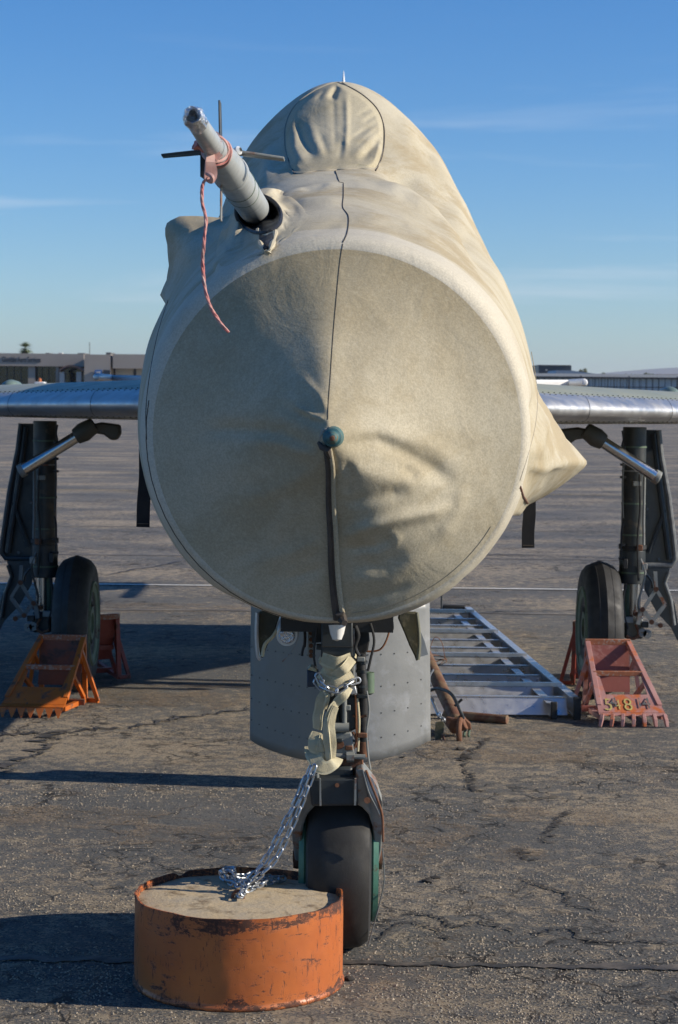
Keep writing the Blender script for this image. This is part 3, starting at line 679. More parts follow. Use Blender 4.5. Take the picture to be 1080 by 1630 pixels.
# displace along approximate surface normals by the folds seen in the photograph plus soft cloth undulation
GA = np.array([[tuple(p) for p in row] for row in G])
dth = np.roll(GA, -1, 1) - np.roll(GA, 1, 1); dy = np.gradient(GA, axis=0); nn = np.cross(dth, dy); nn /= np.linalg.norm(nn, axis=2, keepdims=True) + 1e-9
cc = GA.mean(axis=1, keepdims=True); sgn = np.sign((nn * (GA - cc)).sum(2, keepdims=True)); nn *= sgn
for i in range(len(ys)):
    for j in range(NT_):
        P = Vector(GA[i, j]); x, y = pix(P); f = sst((ys[i] - 3.95) / .5)
        h = folds(x, y, BF) * .55 + wave(P, 2.6, .008 * f, 1) + wave(P, 9, .0018 * f, 5)
        GA[i, j] += nn[i, j] * h
# lip: rolled hem from the disc edge out to the band
LIP = [(3.7522, 293.1), (3.7532, 295.5), (3.756, 299), (3.761, 303), (3.770, 306.5), (3.784, 308.9)]
lip = [[cpt(r + (brad(k * 360 / NT_, 3.80) - 311) * max(0, (r - 300) / 10), k * 360 / NT_, Y) for k in range(NT_)] for Y, r in LIP]
body_rows = [[Vector(GA[i, j]) for j in range(NT_)] for i in range(len(ys))]
bi = next(i for i, y in enumerate(ys) if y >= 3.99)
mb = MB(); mb.grid(lip + body_rows[:bi + 1], wrap=True); obj('hem_band', mb, M['band'], cover, ang=1.2)
mb = MB(); mb.grid(body_rows[bi:], wrap=True); obj('body_cover', mb, M['body'], cover, ang=1.2)
# front disc: cloth pulled to the point of the intake cone
TIPP = at(524, 697, 3.50)
DF = [([(520, 668), (498, 662), (468, 645)], .010, 5), ([(519, 652), (508, 628), (478, 598)], .006, 7), ([(516, 676), (480, 662), (440, 640)], -.006, 9),
 ([(508, 714), (450, 690), (390, 684), (320, 684)], -.014, 13), ([(505, 728), (450, 706), (400, 700)], .010, 13), ([(510, 745), (440, 780), (380, 800)], .007, 14),
 ([(515, 860), (470, 880), (400, 900)], .006, 12), ([(515, 905), (450, 925)], -.006, 10),
 ([(545, 708), (600, 700), (645, 722), (690, 748), (725, 772)], -.016, 13), ([(548, 693), (620, 690), (680, 705), (740, 745)], .009, 14),
 ([(550, 745), (585, 752), (640, 768), (690, 775)], .010, 16), ([(548, 800), (600, 790), (650, 775)], -.012, 12), ([(640, 742), (665, 760)], -.010, 9),
 ([(546, 856), (580, 842), (640, 825), (690, 815), (722, 800)], .019, 11), ([(550, 875), (600, 868), (630, 850)], -.012, 9), ([(615, 850), (640, 862)], .006, 10),
 ([(556, 892), (600, 900), (650, 880)], -.008, 14), ([(550, 925), (620, 920), (700, 870)], .008, 13),
 ([(552, 958), (600, 950), (660, 930)], -.007, 8), ([(700, 860), (730, 810), (740, 770)], .008, 12), ([(552, 790), (560, 760), (550, 730)], -.008, 9)]
rows = []; NR = 130
for i in range(NR + 1):
    t = (i / NR) ** 1.0; row = []
    for k in range(NT_):
        th = k * 360 / NT_; rim = cpt(293.2, th, 3.752); p = TIPP.lerp(rim, .030 + .970 * t)
        s = math.sin(math.pi * t); a = (th + 180) % 360 - 180
        p.y += .020 * s - .016 * s * math.exp(-((a + 55) / 34) ** 2) + .010 * s * math.sin(2 * R(th) + .5) + .012 * math.exp(-((a - 95) / 14) ** 2) * s * -1
        x, y = pix(p); h = folds(x, y, DF) * .62 * sst((1 - t) / .08) * sst(t / .06) + (wave(p, 6, .006, 3) + wave(p, 15, .002, 8)) * s
        p.y -= h; row.append(p)
    rows.append(row)
mb = MB(); mb.grid(rows, wrap=True); obj('front_panel', mb, M['cone'], cover, ang=1.2)
# surfaces used to lay seams and straps on the cloth
vs, fs = [], []
for rws in (rows, lip + body_rows):
    b0 = len(vs); vs += [v for r_ in rws for v in r_]
    for i in range(len(rws) - 1):
        for j in range(NT_): fs.append((b0 + i * NT_ + j, b0 + i * NT_ + (j + 1) % NT_, b0 + (i + 1) * NT_ + (j + 1) % NT_, b0 + (i + 1) * NT_ + j))
bvh = BVHTree.FromPolygons(vs, fs)
def surf(px, py, off=.0, Yd=5.3):
    d = ray(px, py).normalized(); h, n, i_, ds = bvh.ray_cast(CAM, d, 30)
    if h is None: return at(px, py, Yd)
    return h - d * off
def seam(pts, r, mat=None, name='seam', off=0, n=10):
    P = []
    for a, b in zip(pts, pts[1:]):
        q = max(2, int(math.hypot(b[0] - a[0], b[1] - a[1]) / 5))
        P += [surf(a[0] + (b[0] - a[0]) * i / q, a[1] + (b[1] - a[1]) * i / q, off) for i in range(q)]
    P.append(surf(*pts[-1], off)); return obj(name, MB().tube(P, r, 6), mat or M['seam'], cover)
def smooth2(pts, n=6): return [(v.x, v.y) for v in spline([Vector((a, b, 0)) for a, b in pts], n)]
seam(smooth2([(522, 668), (523, 640), (526, 600), (530, 540), (536, 470), (541, 420), (546, 388)]), .0009)
seam(smooth2([(546, 386), (553, 370), (555, 345), (546, 330), (547, 312), (547, 292)]), .0013)
seam([(540, 290), (547, 291)], .0013); seam([(534, 272), (540, 289)], .0015)
WS = smooth2([(538, 131), (562, 141), (582, 154), (600, 172), (610, 194), (612, 222), (608, 248), (598, 268), (570, 268), (540, 270), (505, 272), (469, 275), (457, 250), (453, 222), (456, 195), (470, 168), (498, 146), (524, 134), (538, 131)], 9)[:-1]
WF = [([(474, 195), (482, 220), (500, 254)], -.030, 6), ([(467, 200), (470, 235), (488, 262)], .016, 6), ([(492, 190), (502, 222), (520, 256)], .016, 7), ([(458, 236), (470, 264)], -.022, 4),
 ([(611, 212), (596, 232), (574, 256)], -.032, 6), ([(610, 236), (598, 256)], .018, 6), ([(600, 200), (580, 226), (560, 252)], .016, 8), ([(609, 190), (585, 205), (556, 224)], -.013, 4), ([(604, 180), (578, 196)], -.011, 3.5), ([(600, 168), (570, 184)], -.009, 3.5), ([(606, 202), (588, 216), (566, 236)], -.010, 3.5),
 ([(538, 134), (527, 160)], -.045, 6), ([(552, 142), (553, 200), (550, 246)], .018, 5), ([(518, 140), (505, 160)], -.014, 4), ([(530, 150), (532, 200), (536, 240)], -.008, 6), ([(545, 225), (540, 255)], -.010, 5), ([(510, 215), (522, 250)], -.008, 5)]
wc = (533, 205); rw = []
for j in range(71):
    t = j / 70; row = []
    for (x, y) in WS:
        px, py = wc[0] + (x - wc[0]) * max(t, .004), wc[1] + (y - wc[1]) * max(t, .004); e = sst((1 - t) / .12)
        e2 = sst((1 - t) / .03); row.append(surf(px, py, .004 + .05 * e + folds(px, py, WF) * .9 * max(e, .25 * e2) + .0022 * e * noise.noise(Vector((px * .09, py * .09, 4)))))
    rw.append(row)
mb = MB(); mb.grid(rw, wrap=True); obj('windscreen_panel', mb, M['panelcloth'], cover, ang=1.5)
obj('panel_seam', MB().tube([surf(x, y, .006) for x, y in WS], .0022, 6, closed=True), M['piping'], cover)
seam(smooth2([(545, 132), (562, 142), (582, 155), (600, 173), (610, 195), (612, 222), (608, 250), (598, 272)]), .0026, off=.005)
seam(smooth2([(469, 277), (459, 252)]), .0025)
seam(smooth2([(268, 478), (252, 530), (240, 590), (233, 650), (234, 700)]), .0012)
seam([(cx_, cy_) for cx_, cy_ in [(537 + 304 * math.cos(R(a)), 690 - 304 * math.sin(R(a))) for a in range(170, 262, 6)]], .0013)
seam(smooth2([(846, 560), (853, 600), (856, 640), (852, 680), (842, 720), (828, 765)]), .0010, M['piping'])
seam([(828, 775), (833, 790), (840, 801)], .003, M['rust'], 'tear')
# stitches of the lower right hem
mb = MB(); 
for i in range(150):
    a = 275 + i * .36; r_ = 286.5
    p = surf(537 + r_ * math.cos(R(a)), 690 - r_ * math.sin(R(a)), .0012); q = surf(537 + r_ * math.cos(R(a + .18)), 690 - r_ * math.sin(R(a + .18)), .0012); mb.tube([p, q], .0009, 4)
obj('stitching', mb, M['piping'], cover, kind='stuff')
# zip flap from the cone point to the hem
fl = smooth2([(521, 712), (526, 745), (527, 800), (530, 850), (532, 905), (536, 950), (541, 986)], 8)
for dx, r0, r1, mt, nm in ((-4.2, .0042, .0058, 'zip', 'zip_lip'), (.3, .0028, .0038, 'seam', 'zip_teeth'), (4.6, .0038, .0058, 'cone', 'zip_lip')):
    P = [surf(x + dx * (.8 + .5 * i / len(fl)), y, .005 + .002 * math.sin(i * .35)) for i, (x, y) in enumerate(fl)]
    obj(nm, MB().tube(P, [r0 + (r1 - r0) * i / len(P) for i in range(len(P))], 10), M['zip'] if nm != 'zip_lip' or dx < 0 else M['cone'], cover)
obj('zip_pull', MB().tube([surf(541, 975, .012), surf(545, 985, .012), at(549, 992, 3.72)], [.009, .010, .006], 8), M['zip'], cover)
# frayed cloth round the cone point
P = []
for i in range(26):
    a = 2 * math.pi * i / 25; P.append(TIPP + Vector((math.cos(a) * (.0135 + .003 * random.random()), .012 + .006 * random.random(), math.sin(a) * (.0145 + .003 * random.random()))))
obj('frayed_edge', MB().tube(P, .0032, 6), M['piping'], cover)
obj('fold_knot', MB().tube([surf(507, 704, .004), surf(513, 712, .010), surf(522, 716, .012), surf(526, 728, .008)], [.003, .006, .007, .004], 8), M['zip'], cover)
# intake cone tip poking through (a part of the jet)
tip = MB().lathe([(0, -.030), (.006, -.028), (.010, -.018), (.0125, -.006), (.0165, -.004), (.0175, .004), (.0175, .012), (.022, .03)], TIPP + Vector((.006, -.004, .001)), (0, 1, 0), 24)
ct = obj('intake_cone_tip', tip, M['teal'], jet)
obj('tip_bolt', MB().lathe([(0, -.008), (.004, -.007), (.005, 0)], TIPP + Vector((.006, -.032, 0)), (0, 1, 0), 10), M['rust'], ct)
obj('intake_cone', MB().lathe([(.012, .03), (.10, .20), (.20, .36), (.25, .9)], TIPP + Vector((.006, .02, 0)), (0, 1, 0), 40), M['teal'], jet)
# hanging black straps
def strap(pts, Y, wid, px_hem):
    P = [at(x, y, Y) for x, y in pts]; P = spline(P, 4); s_ = obj('hanging_strap', MB().ribbon(P, wid, (0, -1, 0), .004), M['black_web'], cover)
    q = P[-1] + (P[-2] - P[-1]) * .8
    obj('strap_stitching', MB().box(q + Vector((0, -.004, .0)), (wid * .86, .002, .003)), M['zip'], s_)
strap([(232, 715), (232, 760), (229, 800), (228, 839)], 5.3, 21 * 5.3 / F, 0)
strap([(843, 790), (843, 820), (841, 845), (841, 872)], 5.3, 20 * 5.3 / F, 0)
# collar round the probe
cen_ = (412, 341); YO = 4.45; ring1 = []
for i in range(48):
    a = 2 * math.pi * i / 48; x, y = 37 * math.cos(a), 30 * math.sin(a); ca = R(22); ring1.append((cen_[0] + x * math.cos(ca) + y * math.sin(ca), cen_[1] + x * math.sin(ca) - y * math.cos(ca)))
R2 = [(0, (494, 345)), (28, (476, 322)), (50, (448, 302)), (75, (425, 298)), (100, (404, 304)), (125, (384, 318)), (150, (366, 345)), (172, (350, 372)), (195, (343, 405)), (215, (352, 428)), (235, (385, 414)), (262, (418, 404)), (285, (436, 398)), (310, (452, 384)), (335, (478, 362)), (360, (494, 345))]
def r2(a):
    for (a0, p), (a1, q) in zip(R2, R2[1:]):
        if a0 <= a <= a1: t = (a - a0) / (a1 - a0); return p[0] + (q[0] - p[0]) * t, p[1] + (q[1] - p[1]) * t
def infront(p, off):
    x, y = pix(p); d = ray(x, y).normalized(); h, n, i_, ds = bvh.ray_cast(CAM, d, 30)
    if h is None: return p
    return h - d * off if (p - CAM).length > ds - off else p
RG = []
for x, y in ring1:
    p = at(x, y, YO); q = infront(p, .085); RG.append(q)
for _ in range(3): RG = [(RG[i - 1] + RG[i] * 2 + RG[(i + 1) % 48]) / 4 for i in range(48)]
rows_c = []; NTc = 16
for j in range(NTc + 1):
    t = j / NTc; row = []
    for i in range(48):
        x1_, y1_ = ring1[i]; a = math.degrees(math.atan2(-(y1_ - cen_[1]), x1_ - cen_[0])) % 360; X_, Y_ = r2(a)
        B = surf(X_, Y_, 0, 5.1); A = RG[i]
        if (B - A).length > 1.1: B = at(X_, Y_, 5.0)
        p = A.lerp(B, t); p += Vector((.004 * math.sin(a * .23 + 4 * t), 0, .005 * math.sin(a * .31 + 6 * t) - .010 * math.sin(math.pi * t))) * math.sin(math.pi * t)
        row.append(infront(p, .010 * (1 - t) + .0025))
    rows_c.append(row)
mb = MB(); mb.grid(rows_c, wrap=True); clr = obj('probe_collar', mb, M['body'], cover, ang=1.3, sub=1)
obj('collar_binding', MB().tube(RG, .0050, 6, closed=True), M['black'], clr)
cR = Vector((sum(q.x for q in RG) / 48, sum(q.y for q in RG) / 48, sum(q.z for q in RG) / 48))
mb = MB(); V_ = mb.grid([RG, [infront(p.lerp(cR, .16) + Vector((0, .04, 0)), .004) for p in RG], [infront(p.lerp(cR, .45) + Vector((0, .10, 0)), .004) for p in RG], [infront(p.lerp(cR, .97) + Vector((0, .12, 0)), .004) for p in RG]], wrap=True)
obj('collar_lining', mb, M['black'], clr)
slit = [(413, 369), (419, 374), (427, 377), (437, 368), (434, 384), (429, 396), (421, 399), (415, 388)]
mb = MB(); mb.face([mb.bm.verts.new(surf(x, y, .022)) for x, y in slit]); o = obj('lacing_gap', mb, M['black'], clr); o.modifiers.new('s', 'SOLIDIFY').thickness = .004
for q in range(4):
    y = 374 + q * 6; obj('lace', MB().tube([surf(413, y, .026), surf(424, y + 3, .032), surf(435, y - 1, .026)], .0018, 5), M['zip'], clr)
for pts_ in ([(439, 368), (437, 380), (433, 392), (428, 402)], [(411, 366), (412, 380), (417, 394), (425, 402)]):
    obj('rolled_edge', MB().tube(spline([surf(x, y, .020) for x, y in pts_], 4), [.005 + .002 * math.sin(i * 1.1) for i in range(13)], 8), M['body'], clr)

# fuselage behind and under the cover
mb = MB(); prof = [(3.95, .345, 1.455), (4.4, .385, 1.45), (5.2, .455, 1.44), (6.1, .50, 1.43), (7, .545, 1.42), (8.5, .565, 1.41), (12, .56, 1.41), (14.2, .50, 1.41), (15.3, .40, 1.42)]
mb.grid([[Vector((-.004 + r * math.cos(2 * math.pi * k / 64), y, z + r * math.sin(2 * math.pi * k / 64))) for k in range(64)] for y, r, z in prof], wrap=True)
fus = obj('fuselage', mb, M['alu'], jet)
fin = [(0, 12.0, 1.9), (0, 14.15, 3.835), (0, 15.15, 3.86), (0, 15.5, 1.8)]
mb = MB(); mb.grid([[Vector((s_ * t_ , y, z)) for y, z, t_ in ((12.0, 1.9, .0), (12.6, 1.9, .06), (15.5, 1.8, .01))] for s_ in (0,)])if 0 else None
mb = MB(); mb.grid([[Vector((x_ * w_, y0 + (y1 - y0) * f_, z)) for x_, f_ in ((0, 0), (.6, .08), (1, .35), (.5, .8), (0, 1), (-.5, .8), (-1, .35), (-.6, .08))] for z, y0, y1, w_ in ((1.7, 11.8, 15.5, .09), (2.8, 13.0, 15.4, .055), (3.5, 13.8, 15.2, .028), (3.78, 14.1, 15.1, .016), (3.85, 14.2, 15.05, .005))], wrap=True); obj('tail_fin', mb, M['white'], jet)
# spine
mb = MB(); mb.grid([[Vector((.20 * math.cos(a), y, 1.85 + h * math.sin(a))) for a in np.linspace(0, math.pi, 14)] for y, h in ((8.4, .55), (10, .42), (12, .28), (14, .2))]); obj('spine', mb, M['alu'], jet)
for S in (-1, 1):
    pts = [Vector((S * .38, 14.0, 1.60)), Vector((S * 1.74, 15.0, 1.62)), Vector((S * 1.74, 15.5, 1.62)), Vector((S * .38, 15.35, 1.60))]
    mb = MB(); mb.prism(pts, (0, 0, .05)); tp = obj('tailplane', mb, M['white'] if S > 0 else M['alu'], jet, bevel=.01)  # sunlit right side white, shaded left bare metal: light put into the colour
    obj('balance_weight', MB().lathe([(0, 0), (.018, .005), (.028, .03), (.03, .3), (.03, .9), (.012, 1.2), (0, 1.25)], (S * 1.765, 14.25, 1.645), (0, 1, 0), 20), M['white'] if S > 0 else M['alu'], tp)

# wings
def naca(s): return (2.969 * math.sqrt(max(s, 0)) - 1.26 * s - 3.516 * s * s + 2.843 * s ** 3 - 1.036 * s ** 4)
def wpt(X, s, up):
    le = 7.1 + 1.54 * X; te = 12.65; c = te - le; t = (.225 - .028 * X) * .5; zc = 1.500 - .020 * X + (.02 if s > .2 else .02 * s / .2)
    return le + c * s, zc + (t * naca(s) if up else -t * naca(s))
for S in (-1, 1):
    Xs = np.linspace(.42, 3.52, 16); wg = None
    ssk = [.055, .07, .09, .12, .16, .21, .27, .34, .42, .5, .6, .7, .8, .9, 1.0]
    for nm, ss, up, mt in (('wing_skin', ssk, True, 'wing_top'), ('wing_underside', ssk, False, 'wing_bottom')):
        mb = MB(); mb.grid([[Vector((S * X, *wpt(X, s, up))) for s in ss] for X in Xs])
        o = obj(nm, mb, M[mt], jet, ang=2); wg = wg or o
    sl = [(s, True) for s in (.0545, .04, .028, .018, .010, .004, .001)] + [(0, True)] + [(s, False) for s in (.001, .004, .010, .018, .028, .04, .0545)]
    # leading edge sheets, butted panel by panel
    joints = [.42, .72, 1.12, 1.62, 2.05, 2.6, 3.52]
    for a, b in zip(joints, joints[1:]):
        mb = MB(); mb.grid([[Vector((S * (a + .0015 + (b - a - .003) * q / 5), wpt(a + .0015 + (b - a - .003) * q / 5, s, up)[0], wpt(a + (b - a) * q / 5, s, up)[1] + (.0015 if up else -.0015))) for s, up in sl] for q in range(6)])
        obj('leading_edge', mb, M['alu'], wg, ang=2)
    mb = MB(); mb.grid([[Vector((S * X, wpt(X, s, up)[0] + .006, wpt(X, s, up)[1])) for s, up in sl] for X in Xs]); obj('leading_edge_lining', mb, M['dark_gear'], wg, ang=2)
    mb = MB()
    for i in range(74):
        X = .6 + i * .03
        for s, up in ((.049, True), (.050, False), (.064, True)):
            y_, z_ = wpt(X, s, up); mb.box((S * X, y_, z_ + (.002 if up else -.002)), (.007, .007, .003))
    obj('rivets', mb, M['dark_gear'], wg, kind='stuff', smooth=False)
    c = Vector((S * 1.80, 10.9, 1.548)); mb = MB(); mb.grid([[c + Vector((.055 * math.cos(a) * f, (u - .5) * .5, .052 * math.sin(a) * f)) for a in np.linspace(0, math.pi, 15)] for u, f in ((0, .02), (.04, .55), (.12, .9), (.25, 1), (.5, .9), (.8, .5), (1, .05))])
    obj('wing_fairing', mb, M['fairing'], wg)
    mb = MB().prism([Vector((S * 3.52, 12.2, 1.40)), Vector((S * 3.52, 12.65, 1.40)), Vector((S * 3.52, 12.65, 1.47)), Vector((S * 3.52, 12.5, 1.47))], (S * .03, 0, 0)); obj('wing_tip', mb, M['alu'], wg)

# pitot boom
b0, b1 = at(408, 337, 4.55), at(306, 183, 2.86); ax = (b1 - b0).normalized(); LB = (b1 - b0).length
def bp(t, dx=0, dz=0): return b0 + (b1 - b0) * t + Vector((dx, 0, dz))
bm_ = obj('pitot_boom', MB().lathe([(.0345, -.03 * LB), (.0345, 0), (.0335, .30 * LB), (.0325, .50 * LB), (.0345, .505 * LB), (.0345, .515 * LB), (.0325, .52 * LB)], b0, ax, 40), M['boom'], jet)
obj('boom_head', MB().lathe([(.0322, .515 * LB), (.0318, .55 * LB), (.0295, .62 * LB), (.0245, .70 * LB), (.0185, .765 * LB)], b0, ax, 40), M['boom'], bm_)
obj('boom_nose', MB().lathe([(.0183, .75 * LB), (.0172, .80 * LB), (.0152, .93 * LB), (.0142, .965 * LB)], b0, ax, 32), M['boom'], bm_)
mb = MB().lathe([(.0148, .945 * LB), (.0165, .955 * LB), (.0152, .968 * LB), (.0158, .985 * LB), (.012, 1.0 * LB), (.008, .998 * LB), (.006, .985 * LB), (0, .99 * LB)], b0, ax, 26)
for v in mb.bm.verts: v.co += Vector([noise.noise(v.co * 130 + Vector((k_ * 9, 0, 0))) * .0035 for k_ in range(3)])
fo = obj('foil_cap', mb, M['foil'], None, ang=.35); tag(fo, 'crumpled silver foil wrapped over the open end of the nose probe', 'foil wrap')
mb = MB()
for t in (.30, .38): mb.lathe([(.0336, t * LB), (.0344, (t + .002) * LB), (.0336, (t + .004) * LB)], b0, ax, 36)
obj('boom_ring', mb, M['hub_dark'], bm_)
def pick(px, py, Y): return at(px, py, Y)
def vane(p, q, wy, th, mat='boom'):
    P, Q = Vector(p), Vector(q); u = (Q - P).normalized(); ay = Vector((0, 1, 0)); n_ = u.cross(ay).normalized()
    pts = [P - ay * wy / 2, Q - ay * wy * .25, Q + ay * wy * .4, P + ay * wy / 2]
    obj('vane', MB().prism([v - n_ * th / 2 for v in pts], n_ * th), M[mat], bm_, bevel=.0012)
Yv = 3.62
vane(at(352, 238, Yv), at(350, 161, Yv), .06, .0035, 'dark_gear'); vane(at(378, 243, Yv), at(453, 253, Yv), .06, .0045, 'pale_gear')
vane(at(335, 241, Yv), at(258, 248, Yv), .06, .004, 'dark_gear'); vane(at(353, 270, Yv), at(352, 352, Yv), .05, .0025, 'pale_gear')
obj('drain_fin', MB().prism([at(319, 236, 3.3), at(331, 240, 3.3), at(331, 283, 3.3), at(319, 281, 3.3)], (.004, .05, 0)), M['black'], bm_)
obj('fitting', MB().lathe([(0, 0), (.007, .001), (.008, .012), (.004, .016)], at(373, 243, 3.52), (.8, -.6, .3), 14), M['white'], bm_)
obj('fitting', MB().lathe([(0, -.006), (.006, -.004), (.009, .006)], at(361, 281, 3.58), (-.2, 1, .4), 14), M['white'], bm_)
for a, b in (((377, 283), (386, 279)), ((382, 292), (390, 286))):
    pa, pb = at(*a, 3.70), at(*b, 3.70); obj('scuffed_slot', MB().tube([pa, pb], .0022, 6), M['rust'], bm_)

# red and white streamer tied round the probe
st = empty('warning_streamer', at(328, 232, 3.30), 'faded red and white streamer tied round the nose probe and hanging down', 'ribbon')
for t, r_, mt in ((.745, .0215, 'ribbon_pink'), (.73, .0225, 'ribbon_red'), (.715, .0245, 'ribbon_pink')):
    P = [b0 + ax * LB * (t + .006 * math.sin(a * 2 + r_ * 900)) + (ax.orthogonal().normalized() * math.cos(a) + ax.cross(ax.orthogonal().normalized()) * math.sin(a)) * r_ for a in np.linspace(0, 2 * math.pi, 25)[:-1]]
    obj('wrap', MB().tube(P, .0027, 6, closed=True), M[mt], st)
YB = 3.22
mb = MB(); mb.ribbon(spline([at(341, 212, YB), at(346, 225, YB - .02), at(341, 240, YB), at(350, 252, YB)], 3), [.008, .014, .012, .014, .016, .014, .018, .015, .012, .014][:10], (0, -1, .2), .004); obj('loose_end', mb, M['ribbon_pink'], st)
mb = MB(); mb.ribbon(spline([at(336, 240, YB), at(335, 258, YB - .01), at(336, 275, YB), at(333, 290, YB)], 3), [.010, .012, .014, .016, .018, .020, .021, .021, .018, .014], (.3, -1, 0), .005); obj('flat_tail', mb, M['ribbon_pink'], st)
mb = MB(); mb.ribbon(spline([at(316, 228, YB), at(311, 236, YB), at(314, 228, YB - .02), at(325, 238, YB)], 3), .011, (0, -1, .3), .005); obj('loose_end', mb, M['ribbon_red'], st)
mb = MB(); mb.tube(spline([at(330, 276, YB - .02), at(338, 281, YB - .03), at(336, 289, YB - .02), at(328, 284, YB - .02)], 4), .004, 6); obj('knot', mb, M['ribbon_pink'], st)
path = spline([at(330, 282, YB), at(323, 295, YB), at(322, 320, YB), at(328, 350, YB), at(325, 385, YB - .01), at(323, 420, YB), at(326, 455, YB), at(334, 485, YB), at(347, 508, YB), at(364, 529, YB)], 16)
for ph, mt in ((0, 'ribbon_red'), (2.1, 'ribbon_pink'), (4.2, 'ribbon_red')):
    P = []
    for i, p in enumerate(path):
        a = i * .30 + ph + .8 * noise.noise(p * 25); P.append(p + Vector((math.cos(a) * .0013, math.sin(a) * .0013, 0)) * (1 + .35 * noise.noise(p * 40)))
    obj('twisted_strand', MB().tube(P, [.0019 + .0006 * noise.noise(p * 55) for p in P], 6), M[mt], st)
# ---------------------------------------------------------------- nose gear
def pprism(name, pts, Y, dy, mat, par, **kw): return obj(name, MB().prism([at(x, y, Y) for x, y in pts], (0, dy, 0)), M[mat], par, **kw)
def ptube(name, pts, Y, r, mat, par, n=8, k=6, **kw):
    P = [at(p[0], p[1], (p[2] if len(p) > 2 else Y)) for p in pts]; P = spline(P, k) if k > 1 else P
    return obj(name, MB().tube(P, r, n), M[mat], par, **kw)
YN = 5.40
ngr = Vector((0, YN, .25)); nx = at(539, 1400, YN).x
nw = obj('nose_wheel', MB().lathe([(.10, -.076), (.155, -.083), (.20, -.088), (.228, -.082), (.243, -.062), (.2495, -.03), (.2505, 0), (.2495, .03), (.243, .062), (.228, .082), (.20, .088), (.155, .083), (.10, .076)], (nx, YN, .2505), (1, 0, 0), 72), M['rubber'], jet)
for S in (-1, 1):
    h_ = obj('wheel_rim', MB().lathe([(0, .05), (.05, .052), (.055, .085), (.10, .085), (.105, .066), (.145, .080), (.16, .106), (.172, .108), (.176, .094), (.15, .06)], (nx, YN, .2505), (S, 0, 0), 48), M['hub_green'], nw)
    for q in range(8):
        a = q * math.pi / 4; obj('wheel_bolt', MB().lathe([(0, .012), (.007, .010), (.007, 0)], (nx + S * .086, YN + .078 * math.cos(a), .2505 + .078 * math.sin(a)), (S, 0, 0), 6), M['rust'], h_)
    obj('axle_nut', MB().lathe([(0, .125), (.02, .12), (.03, .10), (.03, .05)], (nx, YN, .2505), (S, 0, 0), 20), M['grey_paint'], nw)
YL = 5.26
fk = pprism('fork_crown', [(492, 1244), (496, 1241), (510, 1239), (569, 1239), (571, 1283), (496, 1284)], YL - .12, .05, 'dark_gear', jet, bevel=.006)
pprism('crown_rib', [(509, 1240), (511, 1240), (512, 1283), (509, 1283)], YL - .135, .014, 'pale_gear', fk); pprism('crown_rib', [(565, 1240), (568, 1240), (567, 1282), (564, 1282)], YL - .135, .014, 'pale_gear', fk)
ptube('crown_bolt', [(537, 1250, YL - .12), (537, 1250, YL - .13)], 0, .006, 'rust', fk, k=1)
lo = [(508, 1228), (492, 1236), (478, 1252), (468, 1280), (464, 1310), (464, 1345), (468, 1392), (484, 1392), (480, 1345), (483, 1320), (490, 1300), (502, 1286), (510, 1283)]
ro = [(567, 1226), (578, 1222), (588, 1234), (600, 1250), (609, 1278), (611, 1320), (609, 1372), (604, 1402), (595, 1402), (597, 1360), (594, 1325), (588, 1302), (577, 1288), (567, 1282)]
def rake(o):
    zs = ORG[jet.name].z
    for v in o.data.vertices: v.co.y += .16 * max(0, min(1, (.47 - (v.co.z + zs)) / .22))
    return o
fa = rake(pprism('fork_arm', lo, YL - .115, .10, 'grey_paint', fk, bevel=.006)); fb = rake(pprism('fork_arm', ro, YL - .115, .10, 'pale_gear', fk, bevel=.004))
ptube('arm_flange', [(583, 1226), (592, 1250), (603, 1278), (609, 1300), (610, 1340)], YL - .12, .0032, 'rust', fb)
ptube('arm_flange', [(578, 1226), (588, 1262), (600, 1286), (606, 1300)], YL - .12, .0028, 'pale_gear', fb)
pprism('arm_web', [(581, 1228), (594, 1240), (602, 1262), (606, 1288), (596, 1272), (588, 1256)], YL - .119, .003, 'alu', fb)
ptube('arm_bolt', [(585, 1274, YL - .115), (585, 1274, YL - .13)], 0, .009, 'rust', fb, k=1)
for S, px in ((-1, 474), (1, 601)):
    c = at(px, 1398, YN); c.z = .2505; obj('axle_lug', MB().lathe([(0, -.012), (.032, -.012), (.034, 0), (.032, .012), (0, .012)], c, (1, 0, 0), 24), M['rust'], fa if S < 0 else fb)
obj('axle', MB().tube([(at(466, 1398, YN).x, YN, .2505), (at(609, 1398, YN).x, YN, .2505)], .016, 14), M['rust'], nw)
ptube('ground_wire', [(609, 1350), (612, 1400), (604, 1440), (596, 1470), (586, 1506)], YL - .02, .0018, 'grey_paint', fb)
# leg
S1 = obj('nose_gear_leg', MB().tube([at(541, 1240, YL), at(541, 1165, YL), at(541, 960, YL + .05)], .032, 24), M['grey_paint'], jet)
obj('lower_yoke', MB().box(at(541, 1226, YL - .02), (.07, .12, .04)), M['dark_gear'], S1, bevel=.008)
pprism('yoke_peak', [(508, 1240), (516, 1228), (530, 1216), (545, 1213), (556, 1226), (556, 1240)], YL - .05, .06, 'dark_gear', S1, bevel=.005)
pprism('yoke_highlight', [(527, 1240), (534, 1218), (541, 1216), (545, 1240)], YL - .056, .005, 'grey_paint', S1)
obj('hinge_block', MB().box(at(556, 1213, YL - .03), (.055, .06, .034)), M['rust'], S1, bevel=.004)
ptube('hinge_pin', [(532, 1203), (582, 1205)], YL - .065, .007, 'pale_gear', S1, k=1)
ptube('hinge_nut', [(552, 1205), (564, 1205)], YL - .068, .014, 'pale_gear', S1, n=6, k=1)
pprism('yoke_lug', [(563, 1204), (578, 1206), (580, 1226), (570, 1240), (562, 1236)], YL - .06, .05, 'rust', S1, bevel=.003)
